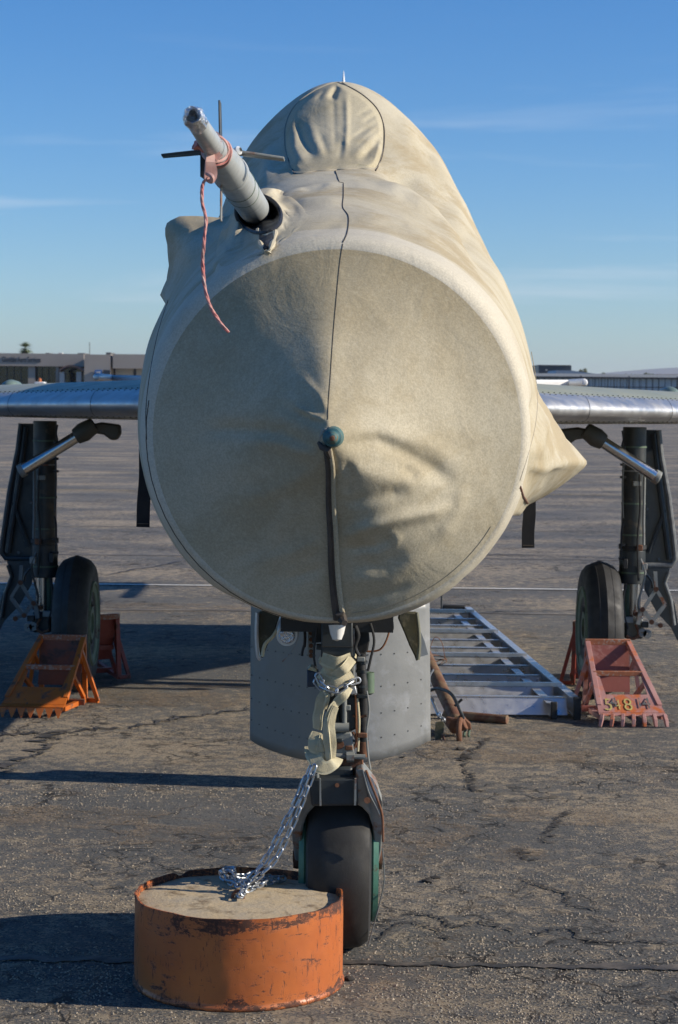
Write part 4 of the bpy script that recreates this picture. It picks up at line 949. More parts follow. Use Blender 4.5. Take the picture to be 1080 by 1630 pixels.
pprism('yoke_lug', [(555, 1224), (563, 1222), (563, 1241), (556, 1241)], YL - .055, .04, 'pale_gear', S1, bevel=.003)
obj('torque_link', MB().prism([at(x, y, YL - .055) for x, y in [(527, 1168), (560, 1165), (566, 1205), (526, 1205)]], (0, .03, 0)), M['pale_gear'], S1, bevel=.004)
obj('lightening_hole', MB().lathe([(0, -.001), (.013, -.001), (.014, .002)], at(540, 1185, YL - .057), (0, 1, 0), 20), M['rust'], S1)
ptube('link_pin', [(530, 1158), (556, 1158)], YL - .06, .013, 'pale_gear', S1, n=14, k=1)
pprism('actuator_body', [(540, 1112), (566, 1108), (568, 1160), (556, 1166), (541, 1160)], YL - .04, .05, 'dark_gear', S1, bevel=.004)
ptube('actuator_rod', [(549, 1112), (549, 1162)], YL - .058, .006, 'pale_gear', S1, k=1)
ptube('actuator_rod', [(567, 1106), (569, 1190)], YL - .05, .0035, 'copper', S1, k=1)
pprism('side_block', [(517, 1098), (540, 1100), (543, 1120), (536, 1125), (534, 1160), (520, 1160)], YL - .05, .05, 'black', S1, bevel=.004)
for p in ((528, 1104), (538, 1106)): obj('fitting_nut', MB().lathe([(0, -.010), (.007, -.008), (.008, 0)], at(*p, YL - .06), (0, 1, 0), 8), M['pale_gear'], S1)
pprism('clamp_plate', [(557, 1094), (566, 1092), (569, 1104), (560, 1106), (554, 1102)], YL - .066, .01, 'alu', S1, bevel=.002)
pprism('upper_housing', [(512, 985), (562, 985), (562, 1046), (511, 1047)], YL - .06, .12, 'dark_gear', S1, bevel=.004)
ptube('housing_seam', [(512, 1029), (562, 1030)], YL - .062, .0014, 'black', S1, k=1)
pprism('bay_dark_bar', [(480, 980), (590, 980), (590, 989), (562, 992), (512, 992), (482, 988)], YL - .02, .2, 'black', S1)  # black bar and the slab below: darkness of the gear bay put into colour
obj('bay_interior', MB().box(at(537, 975, YL + .2), (.30, .5, .05)), M['black'], S1)
pprism('bay_bracket', [(496, 1000), (512, 1000), (512, 1022), (497, 1024)], YL - .02, .08, 'black', S1)
pprism('left_arm', [(504, 1027), (514, 1027), (514, 1035), (504, 1034)], YL - .03, .03, 'dark_gear', S1)
obj('landing_lamp', MB().lathe([(0, -.034), (.012, -.030), (.018, -.015), (.022, .004), (.023, .008), (0, .01)], at(537, 1000, YL - .085), (0, .15, 1), 24), M['white'], S1)
bk = pprism('drilled_bracket', [(490, 990), (500, 990), (500, 1048), (491, 1047)], YL + .02, .012, 'pale_gear', S1)
for y in (998, 1008, 1018, 1028, 1037, 1044): obj('rusty_hole', MB().lathe([(0, -.002), (.005, -.002), (.006, 0)], at(495.5, y, YL + .02), (0, 1, 0), 14), M['rust'], bk)
pprism('drilled_bracket', [(581, 985), (588, 985), (589, 1006), (582, 1004)], YL + .02, .012, 'rust', S1)
pprism('stowage_box', [(489, 1067), (508, 1070), (507, 1093), (489, 1094)], YL + .0, .06, 'bluepaint2', S1, bevel=.003)
pprism('box_top', [(490, 1066), (495, 1062), (502, 1063), (505, 1070)], YL + .0, .06, 'web', S1)
ptube('canister', [(457, 1012, YL + .0), (460, 985, YL + .45)], 0, .028, 'alu', S1, n=24, k=1)
obj('canister_lens', MB().lathe([(0, -.003), (.018, -.005), (.022, 0)], at(457, 1012, YL - .002), (0, 1, .1), 24), M['foil'], S1)
ptube('loose_wire', [(474, 988), (475, 1010), (468, 1030), (458, 1044), (450, 1053)], YL - .03, .0018, 'pale_gear', S1)
ptube('loose_wire', [(484, 988), (486, 1012), (485, 1030)], YL + .01, .004, 'black', S1); ptube('loose_wire', [(485, 1026), (482, 1036), (481, 1044)], YL + .01, .0035, 'black', S1)
ptube('copper_pipe', [(586, 990), (596, 996), (610, 1000), (620, 995), (624, 985)], YL + .03, .0026, 'copper', S1)
ptube('copper_pipe', [(614, 985), (620, 1000), (615, 1020), (605, 1034), (588, 1037), (580, 1035)], YL + .01, .0026, 'copper', S1)
ptube('loose_wire', [(626, 990), (626, 1002), (618, 1006), (594, 1005)], YL + .03, .0016, 'black', S1); ptube('plug', [(593, 1005), (606, 1005)], YL + .03, .003, 'black', S1, k=1)
pprism('dark_gusset', [(562, 985), (586, 985), (589, 1020), (586, 1036), (576, 1046), (563, 1046)], YL + .0, .06, 'black', S1, bevel=.004)
ptube('link_chain_cable', [(563, 1000), (564, 1025), (563, 1050), (563, 1085)], YL - .05, .0028, 'pale_gear', S1)
ptube('hose', [(576, 1040), (575, 1060), (577, 1085), (578, 1120), (577, 1150), (579, 1175), (575, 1200)], YL - .03, [.013] * 12 + [.0145] * 13 + [.013] * 12, 'black', S1, n=12)
for y in (1052, 1066, 1090): ptube('hose_ring', [(576, y), (576, y + 4)], YL - .03, .0165, 'dark_gear', S1, n=12, k=1)
for pts_, r_, m_ in (([(566, 996), (571, 1012), (566, 1030), (572, 1044)], .005, 'black'), ([(590, 992), (596, 1020), (590, 1050), (586, 1068)], .0035, 'black'), ([(584, 1100), (588, 1130), (584, 1165), (586, 1200), (590, 1225)], .0028, 'pale_gear'),
   ([(569, 1110), (572, 1150), (570, 1196)], .0035, 'web'), ([(505, 1000), (500, 1040), (503, 1064)], .003, 'black'), ([(534, 1130), (536, 1150), (534, 1168), (538, 1200)], .004, 'black'),
   ([(562, 1165), (568, 1180), (560, 1196)], .004, 'rust'), ([(549, 1168), (556, 1176), (566, 1180)], .0035, 'dark_gear'), ([(512, 1010), (530, 1012), (548, 1010), (562, 1012)], .0025, 'pale_gear')):
    ptube('hydraulic_line', pts_, YL - .05, r_, m_, S1)
for x_, y_, w_, h_, m_ in ((575, 1049, .022, .012, 'pale_gear'), (577, 1108, .030, .010, 'dark_gear'), (577, 1170, .026, .012, 'rust'), (540, 1178, .02, .01, 'dark_gear'), (553, 1126, .018, .014, 'pale_gear'), (523, 1152, .018, .02, 'dark_gear'), (556, 1190, .02, .012, 'rust')):
    obj('bracket', MB().box(at(x_, y_, YL - .052), (w_, .02, h_)), M[m_], S1, bevel=.002)
ptube('hose_clip', [(562, 1139), (573, 1141), (584, 1139)], YL - .047, .0035, 'rust', S1)
ptube('hose_end', [(578, 1180), (578, 1204)], YL - .03, .015, 'rust', S1, n=12, k=1)
obj('swivel_can', MB().lathe([(0, -.02), (.017, -.02), (.018, 0), (.018, .035), (.01, .04)], at(586, 1082, YL + .0), (0, 0, -1), 18), M['hub_dark'], S1)
# bay doors
for nm, o_, S in (('left', [(412, 975), (422, 972), (447, 978), (442, 990), (438, 1005), (428, 1022), (420, 1044), (416, 1052), (411, 1046), (410, 1010)], -1), ('right', [(664, 975), (668, 985), (669, 1020), (667, 1050), (663, 1053), (660, 1044), (652, 1028), (644, 1008), (634, 985), (636, 975)], 1)):
    d_ = pprism('gear_bay_door', o_, YL + .25, .03, 'bay_inner', jet, bevel=.004)
    if S < 0:
        ptube('door_edge', [(410, 975), (409, 1010), (411, 1042), (416, 1050)], YL + .24, .006, 'alu', d_); ptube('door_seal', [(441, 1003), (434, 1014), (422, 1026), (418, 1045)], YL + .235, .005, 'web', d_)
    else:
        ptube('door_edge', [(664, 975), (667, 1000), (668, 1025), (666, 1050)], YL + .24, .005, 'wing_bottom', d_)
        pprism('door_skin', [(668, 1000), (676, 1020), (682, 1042), (668, 1046)], YL + .30, .01, 'alu', d_)
# air brake plate under the belly
YP = 7.72; mb = MB(); rws = []
xs = np.linspace(398, 686, 37)
def pbot(x):
    t = (x - 398) / 288; return 1177 + 38 * math.sin(math.pi * min(1, t * 1.02)) ** .75 + (2 if t > .5 else 0)
def pY(x): t = (x - 542) / 144; return YP - .17 + .17 * t * t
for j in range(16):
    v = j / 15; rws.append([at(x + (1 - v) * (x - 542) * -.012, 955 + (pbot(x) - 955) * v, pY(x)) for x in xs])
for a, b, nm in ((0, 18, 'air_brake'), (18, 36, 'air_brake')):
    mb = MB(); f_ = [r_[a:b + 1] for r_ in rws]
    if a: f_ = [[r_[0] + Vector((.006, 0, 0))] + r_[1:] for r_ in f_]
    V = mb.grid(f_); o = obj(nm, mb, M['panel'] if a else M['panel_l'], jet, ang=2); s_ = o.modifiers.new('solid', 'SOLIDIFY'); s_.thickness = .02; s_.offset = -1 if o.data.polygons[0].normal.y < 0 else 1
    m2 = MB()
    for jj in (5, 8, 10.5, 12.8):
        for i in range(34):
            t = (i + .5) / 34; fi = a + (b - a) * t; 
            if i % (3 if not a else 5): continue
            i0 = min(int(fi), 35); j0 = int(jj); p = rws[j0][i0].lerp(rws[j0][i0 + 1], fi - i0).lerp(rws[min(j0 + 1, 15)][i0].lerp(rws[min(j0 + 1, 15)][i0 + 1], fi - i0), jj - j0 + .25 * t)
            m2.box(p + Vector((0, -.001, 0)), (.0045, .003, .0045))
    for c_ in ((a + 15.5, a + 16.6) if not a else ()):
        for j in range(30):
            v = 4 + j * .5
            if v > 14.5: continue
            i0 = int(c_); p = rws[int(v)][i0].lerp(rws[int(v) + 1][i0], v - int(v)); m2.box(p + Vector((0, -.001, 0)), (.0045, .003, .0045))
    obj('rivets', m2, M['rivet'], o, kind='stuff', smooth=False)
# strap bundle on the leg
ws = empty('webbing_straps', at(525, 1150, 5.18), 'cream webbing straps knotted and looped around the nose gear leg', 'strap')
YW = 5.18
mb = MB(); 
G_ = []
for j in range(34):
    v = j / 33; y = 1044 + 50 * v; w0 = 27 + 3 * math.sin(v * 9); row = []
    for i in range(90):
        a = 2 * math.pi * i / 90; c0 = at(538 - 3 * v, y, YL - .01); r_ = w0 * YL / F * (1 + .10 * noise.noise(Vector((math.cos(a) * 2.2, math.sin(a) * 2.2, v * 7))) + .06 * abs(noise.noise(Vector((math.cos(a) * 5, math.sin(a) * 5 + v * 9, v * 16)))) + .035 * math.sin(3 * a + 14 * v))
        row.append(c0 + Vector((math.cos(a) * r_, math.sin(a) * r_ * .9, .012 * math.sin(a * 2 + 3 * v))))
    G_.append(row)
mb.grid(G_, wrap=True); obj('wrapped_cloth', mb, M['web'], ws, ang=1.6)
def wrib(pts, wid, nrm=(0, -1, .1), nm='strap_band', th=.005, k=12):
    P = spline([at(p[0], p[1], p[2] - .24) if len(p) > 2 else at(p[0], p[1], YW) for p in pts], k)
    wl = wid if not hasattr(wid, '__len__') else [np.interp(i / (len(P) - 1), np.linspace(0, 1, len(wid)), wid) for i in range(len(P))]
    o = obj(nm, MB().ribbon(P, wl, nrm, min(th, .0035)), M['web'], ws, ang=.9)
    obj('strap_stitch', MB().ribbon([p + Vector(nrm).normalized() * .0012 for p in P], [w_ * .62 for w_ in wl] if hasattr(wl, '__len__') else wl * .62, nrm, min(th, .0035)), M['web2'], o)
    for v in [v for q_ in [o] + list(o.children) for v in q_.data.vertices]: v.co += Vector([noise.noise(v.co * 22 + Vector((q * 7, th * 900, 0))) for q in range(3)]) * .006
    return o
wrib([(513, 1048, 5.43), (535, 1056, 5.41), (560, 1050, 5.42)], .03); wrib([(511, 1078, 5.43), (532, 1088, 5.40), (560, 1072, 5.42)], .028); wrib([(562, 1050, 5.42), (548, 1066, 5.395), (530, 1078, 5.41)], .024)
wrib([(557, 1096, 5.40), (550, 1108, 5.38), (538, 1118, 5.38), (528, 1128, 5.39)], [.016, .022, .024, .014], (.3, -1, .2))
wrib([(520, 1094, 5.42), (512, 1110, 5.41), (508, 1135, 5.41), (505, 1160, 5.41)], [.020, .026, .028, .026], (-.5, -1, 0)); wrib([(516, 1096, 5.40), (520, 1110, 5.39), (517, 1128, 5.40)], .012, (.6, -1, 0))
wrib([(539, 1118, 5.385), (531, 1128, 5.375), (524, 1140, 5.375), (521, 1155, 5.38)], [.018, .024, .020, .014], (.6, -1, .2))
wrib([(536, 1126, 5.375), (529, 1142, 5.37), (527, 1170, 5.37), (530, 1217, 5.38)], [.018, .022, .020, .022], (.35, -1, 0)); wrib([(523, 1142, 5.37), (519, 1170, 5.365), (526, 1216, 5.37)], [.012, .018, .016], (-.5, -1, 0))
wrib([(505, 1166, 5.40), (500, 1178, 5.385), (503, 1190, 5.38), (512, 1194, 5.385)], [.028, .034, .034, .02], (-.3, -1, .3), th=.012)
wrib([(514, 1170, 5.39), (513, 1184, 5.38), (509, 1196, 5.38)], [.02, .03, .02], (.3, -1, .3), th=.012)
wrib([(494, 1188, 5.42), (497, 1202, 5.385), (507, 1216, 5.36), (520, 1222, 5.355), (533, 1216, 5.36), (538, 1206, 5.39)], [.030, .036, .036, .034, .032, .024], (0, -1, .25), th=.007)
wrib([(494, 1190, 5.40), (507, 1198, 5.38), (519, 1212, 5.38)], .018, (0, -1, .6), th=.006)

# ---------------------------------------------------------------- main gear
def main_gear(S):
    def q(px, py, Y=10.05):     # picture position on the left gear (outboard positive) turned into metres, mirrored by S
        X = (540 - px) * Y / F; z = 1.53 - (py - 630 + (540 - px) * math.tan(R(.6)) * 1) * Y / F; return Vector((S * X, Y, z))
    yl = 10.05; px_, mt = (q(122, 990).x, 'rubber')
    wh = obj('main_wheel', MB().lathe([(.12, -.070), (.18, -.082), (.25, -.090), (.30, -.086), (.325, -.066), (.338, -.035), (.350, 0), (.338, .035), (.325, .066), (.30, .086), (.25, .090), (.18, .082), (.12, .070)], (px_, yl, .350), (1, 0, 0), 72), M['rubber'], jet)
    for i, dx in enumerate((-.035, -.012, .012, .035)):
        obj('tread_groove', MB().lathe([(.3395 - abs(dx) * .08, dx - .0025), (.3412 - abs(dx) * .08, dx - .0025), (.3412 - abs(dx) * .08, dx + .0025), (.3395 - abs(dx) * .08, dx + .0025)], (px_, yl, .350), (1, 0, 0), 60), M['black'], wh)
    rim = obj('wheel_rim', MB().lathe([(0, .062), (.05, .064), (.055, .082), (.085, .082), (.09, .062), (.15, .066), (.165, .082), (.20, .088), (.205, .094), (.215, .094), (.22, .084), (.20, .07)], (px_, yl, .350), (-S, 0, 0), 56), M['hub_dark'], wh)
    for k_ in range(10):
        a = k_ * math.pi / 5; obj('wheel_bolt', MB().lathe([(0, .010), (.009, .008), (.009, 0)], (px_ - S * .066, yl + .12 * math.cos(a), .350 + .12 * math.sin(a)), (-S, 0, 0), 6), M['grey_paint'], rim)
    lg = obj('main_gear_leg', MB().tube([q(71, 670), q(71, 870)], .060, 28), M['dark_gear2'], jet)
    obj('lower_collar', MB().tube([q(71, 866), q(71, 919)], .067, 28), M['dark_gear'], lg, bevel=.003)
    obj('collar_ring', MB().tube([q(71, 858), q(71, 864)], .071, 28), M['black'], lg)
    obj('piston', MB().tube([q(68, 918), q(68, 985)], .037, 24), M['chrome'], lg); obj('piston_guard', MB().tube([q(75, 918), q(75, 985)], .028, 16), M['hub_dark'], lg)
    obj('axle_fitting', MB().box(q(68, 990) , (.10, .10, .11)), M['dark_gear'], lg, bevel=.015)
    obj('axle', MB().tube([Vector((q(55, 990).x, yl, .350)), Vector((px_, yl, .350))], .028, 16), M['rust'], lg)
    for a, b in ((45, 1000), (53, 998)): obj('tow_lug', MB().lathe([(.006, -.012), (.022, -.012), (.024, 0), (.022, .012), (.006, .012)], q(a, b, 9.96), (0, 1, 0), 18, closed=True), M['pale_gear'], lg)
    sm = 'pale_gear' if S > 0 else 'grey_paint'  # sun-side gear gets paler paint, the other darker: lighting put into colour
    for P_, r_ in (([(32, 928), (52, 961)], .009), ([(32, 928), (17, 952)], .009), ([(17, 952), (37, 980)], .010), ([(52, 961), (38, 980)], .010), ([(38, 980), (22, 986)], .009), ([(34, 900), (32, 928)], .010), ([(56, 962), (60, 985)], .012)):
        obj('scissor_link', MB().tube([q(*P_[0], 9.94), q(*P_[1], 9.94)], r_ * .9, sq=True), M[sm], lg)
    for p in ((32, 928), (53, 961), (38, 981), (24, 986)): obj('link_pin', MB().tube([q(*p, 9.915), q(*p, 9.965)], .013, 10), M['rust'], lg)
    obj('brace_rod', MB().tube([q(38, 747, 9.85), q(126, 692, 9.85)], .030, 22), M['chrome'], lg)
    obj('brace_end', MB().tube([q(30, 751, 9.86), q(40, 746, 9.86)], .035, 14), M['pale_gear'], lg, bevel=.006)
    obj('knuckle', MB().tube([q(120, 695, 9.85), q(132, 688, 9.85), q(150, 676, 9.85)], [.040, .050, .040], 16), M['bay_inner2'], lg)
    obj('knuckle_cap', MB().prism([q(x, y, 9.84) for x, y in [(128, 678), (160, 672), (190, 676), (191, 690), (186, 700), (176, 701), (164, 692), (150, 690), (138, 698), (128, 700)]], (0, .07, 0)), M['bay_inner2'], lg, bevel=.012)
    dr = obj('gear_door', MB().prism([q(x, y, 10.2) for x, y in [(33, 674), (56, 674), (55, 890), (8, 890), (2, 880), (2, 860), (12, 800), (16, 775), (28, 715)]], (0, .02, 0)), M['dark_gear'], lg)
    obj('door_frame', MB().tube([q(x, y, 10.16) for x, y in [(33, 674), (28, 715), (15, 780), (3, 865), (2, 880), (8, 889), (54, 890)]], .014, 8), M['door_edge' if S > 0 else 'dark_gear'], dr)
    obj('door_stiffener', MB().tube([q(40, 680, 10.17), q(30, 760, 10.17), q(12, 880, 10.17)], .016, 8), M['dark_gear'], dr)
    obj('door_stiffener', MB().tube([q(20, 800, 10.17), q(45, 870, 10.17)], .012, 8), M['dark_gear'], dr)
    l2 = obj('lower_gear_door', MB().prism([q(x, y, 10.15) for x, y in [(10, 894), (45, 893), (52, 900), (50, 930), (30, 965), (6, 990), (-4, 1010), (-8, 1004), (2, 950), (18, 920), (15, 905)]], (0, .02, 0)), M['dark_gear'], lg)
    obj('door_lip', MB().tube([q(x, y, 10.13) for x, y in [(12, 900), (18, 918), (8, 945), (2, 985)]], .010, 8), M['door_edge' if S > 0 else 'dark_gear'], l2)
    obj('hydraulic_pipe', MB().tube([q(54, 748, 9.96), q(54, 820, 9.96), q(53, 858, 9.96)], .007, 8), M['pale_gear' if S > 0 else 'grey_paint'], lg)
    obj('cable', MB().tube(spline([q(91, 676, 9.98), q(89, 690, 9.98), q(91, 700, 9.98), q(88, 712, 9.98)], 5), .004, 6), M['black'], lg)
    obj('cable', MB().tube(spline([q(86, 822, 9.98), q(89, 835, 9.98), q(89, 870, 9.98), q(89, 882, 9.98)], 5), .005, 6), M['black'], lg)
    for y in (730, 750, 858, 880): obj('pipe_clip', MB().box(q(88, y, 9.99), (.03, .02, .012)), M['black'], lg)

    lit_side = S > 0
    for pts_, r_, m_ in (([(62, 745), (60, 800), (63, 850), (60, 915)], .006, 'black'), ([(80, 920), (84, 945), (82, 970), (76, 992)], .007, 'black'), ([(58, 880), (50, 900), (54, 925), (60, 950), (57, 975)], .006, 'pale_gear' if lit_side else 'dark_gear'),
        ([(86, 700), (89, 760), (87, 815)], .004, 'dark_gear'), ([(48, 905), (40, 915), (38, 926)], .006, 'dark_gear'), ([(64, 985), (58, 1000), (66, 1008), (78, 1004)], .008, 'rust')):
        obj('hydraulic_line', MB().tube(spline([q(*p, 9.955) for p in pts_], 5), r_, 7), M[m_], lg)
    for y_ in (700, 738, 790, 840, 900): obj('band_clamp', MB().tube([q(71, y_, 10.05), q(71, y_ + 2.5, 10.05)], .063 if y_ < 860 else .0705, 28), M['hub_dark' if y_ != 738 else 'pale_gear'], lg)
    for x_, y_, w_, h_, m_ in ((60, 862, .03, .03, 'rust'), (52, 892, .03, .035, 'pale_gear'), (82, 888, .022, .05, 'black'), (60, 968, .05, .02, 'rust'), (76, 978, .05, .03, 'pale_gear'), (49, 985, .035, .03, 'dark_gear'), (66, 760, .04, .025, 'pale_gear')):
        obj('bracket', MB().box(q(x_, y_, 9.965), (w_, .03, h_)), M[m_], lg, bevel=.003)
    for x_, y_ in ((30, 700), (24, 745), (18, 800), (12, 850), (35, 860), (45, 800), (25, 880)): obj('door_rivet', MB().lathe([(0, -.004), (.007, -.003), (.008, 0)], q(x_ + 4, y_, 10.19), (0, 1, 0), 10), M['grey_paint'], dr)
main_gear(-1); main_gear(1)

# ---------------------------------------------------------------- drum, ring and chain
DC = Vector((at(380, 1560, 5.07).x, 5.07, 0)); DR = .2725; DH = .233
dm = empty('steel_drum', DC, 'cut down orange steel drum filled with concrete, chained to the nose gear', 'drum')
rows = []; prof = [(DR + .001, .0), (DR + .004, .003), (DR + .0045, .008), (DR + .002, .012), (DR + .0002, .015)] + [(DR, .02 + (DH - .02) * j / 12) for j in range(13)]
def rimz(a): return .003 * noise.noise(Vector((math.cos(a) * 2.2, math.sin(a) * 2.2, 4))) + (-.012 * math.exp(-((((a - 2.25 + 3.14) % 6.28) - 3.14) / .05) ** 2)) + (-.010 * math.exp(-((((a - .35 + 3.14) % 6.28) - 3.14) / .12) ** 2))
NA = 180
for r_, z in prof:
    f = max(0, (z - .167) / .066)
    rows.append([DC + Vector(((r_ + .0035 * noise.noise(Vector((math.cos(a) * 3, math.sin(a) * 3, z * 7))) - .006 * math.exp(-((a - 4.75) / .12) ** 2) * math.exp(-((z - .05) / .06) ** 2) - f * f * .004 * (.3 + noise.noise(Vector((math.cos(a) * 6, math.sin(a) * 6, 9))))) * math.cos(a), (r_ - f * f * .004 * noise.noise(Vector((math.cos(a) * 6, math.sin(a) * 6, 9)))) * math.sin(a), z + f * rimz(a))) for a in [2 * math.pi * k / NA for k in range(NA)]])
top = rows[-1]; inn = [[DC + (p - DC) * .985 + Vector((0, 0, (DC.z - p.z) * -.015 - 0)) for p in top], [Vector((DC.x + (p.x - DC.x) * .972, DC.y + (p.y - DC.y) * .972, .17)) for p in top]]
mb = MB(); mb.grid(rows + inn, wrap=True); obj('shell', mb, M['drum'], dm, ang=.9)
mb = MB(); cr_ = []
for j in range(22):
    rr = (DR * .985) * j / 21 if j else .001
    cr_.append([DC + Vector((rr * math.cos(a), rr * math.sin(a), (.2205 - .006 * (j / 21) ** 8) - .0 - .006 * max(0, math.cos(a - .35)) * (j / 21) ** 3 + .0035 * noise.noise(Vector((rr * math.cos(a) * 9, rr * math.sin(a) * 9, 1))) + .0012 * noise.noise(Vector((rr * math.cos(a) * 45, rr * math.sin(a) * 45, 1))))) for a in [2 * math.pi * k / 96 for k in range(96)]])
mb.grid(cr_, wrap=True); obj('concrete_fill', mb, M['concrete'], dm, ang=1.5)
def dtop(px, py, z=.207): return gnd(px, py, z)
e0 = dtop(379, 1431, .219); P = [e0 + Vector((math.cos(a) * .014, 0, .004 + math.sin(a) * .018)) for a in np.linspace(-.3, math.pi + .3, 12)]
obj('lifting_eye', MB().tube(P, .0045, 8), M['rust'], dm)

ch = empty('steel_chain', e0, 'bright galvanised chain running from the nose gear down to the orange drum', 'chain')
mb = MB(); lp = []
for i in range(20):
    a = 2 * math.pi * i / 20; lp.append(Vector((math.copysign(.0095, math.cos(a)) + math.cos(a) * .0072, math.sin(a) * .0072, 0)))
mb.tube(lp, .0028, 7, closed=True); LINK = mesh_of('chain_link', mb, M['galv'])
nl = [0]
def link(p, d, roll):
    x = Vector(d).normalized(); up = Vector((0, -.6, .8)); y = up.cross(x).normalized(); z = x.cross(y); m3 = Matrix((x, y, z)).transposed() @ Matrix.Rotation(roll, 3, 'X')
    inst('chain_link', LINK, p, ch, m3.to_quaternion()); nl[0] += 1
def run(pts, seed=0, pitch=.0275, jit=.15, lim=999):
    P = spline(pts, 30); rnd = random.Random(seed); acc = 0; k_ = 0; last = P[0]
    for a, b in zip(P, P[1:]):
        acc += (b - a).length
        if acc >= pitch and k_ < lim:
            link((last + b) / 2, b - last, (k_ % 2) * math.pi / 2 + .6 + rnd.uniform(-jit, jit)); last = b.copy(); acc = 0; k_ += 1
run([at(502, 1218, 5.100), at(487, 1262, 5.100), at(464, 1318, 5.100), at(438, 1370, 5.100), at(408, 1398, 5.100), dtop(392, 1412, .232)], 1)
run([at(495, 1220, 5.110), at(476, 1266, 5.110), at(448, 1322, 5.110), at(422, 1370, 5.110), at(394, 1404, 5.110), dtop(384, 1426, .229)], 2)
def rest(x, y, h=0): return dtop(x, y, .2265 + h)
run([rest(382, 1428, .006), rest(390, 1418, .01), rest(408, 1412, .008), rest(425, 1404, .006), rest(440, 1402, .002), rest(460, 1396, 0)], 4, jit=.6)
run([rest(385, 1424, .012), rest(392, 1408, .02), rest(378, 1400, .012), rest(362, 1398, .01), rest(352, 1392, .02), rest(360, 1382, .03), rest(374, 1388, .022), rest(370, 1400, .01), rest(388, 1406, .01)], 5, jit=.7)
run([rest(352, 1394, .004), rest(364, 1402, .002), rest(380, 1410, .004), rest(396, 1402, .014), rest(410, 1402, .012), rest(428, 1396, .008), rest(446, 1395, .002)], 6, jit=.7)
run([rest(356, 1388, .03), rest(366, 1380, .034), rest(372, 1390, .03), rest(382, 1396, .02), rest(398, 1392, .02), rest(405, 1385, .03)], 8, jit=.7)
run([at(506, 1074, 5.170), at(514, 1088, 5.155), at(528, 1098, 5.140), at(536, 1099, 5.140)], 9, .024)
run([at(503, 1084, 5.180), at(514, 1096, 5.170), at(530, 1103, 5.155)], 10, .024)
run([at(538, 1100, 5.140), at(550, 1092, 5.145), at(560, 1086, 5.160), at(568, 1080, 5.170), at(572, 1090, 5.170)], 11, .024)

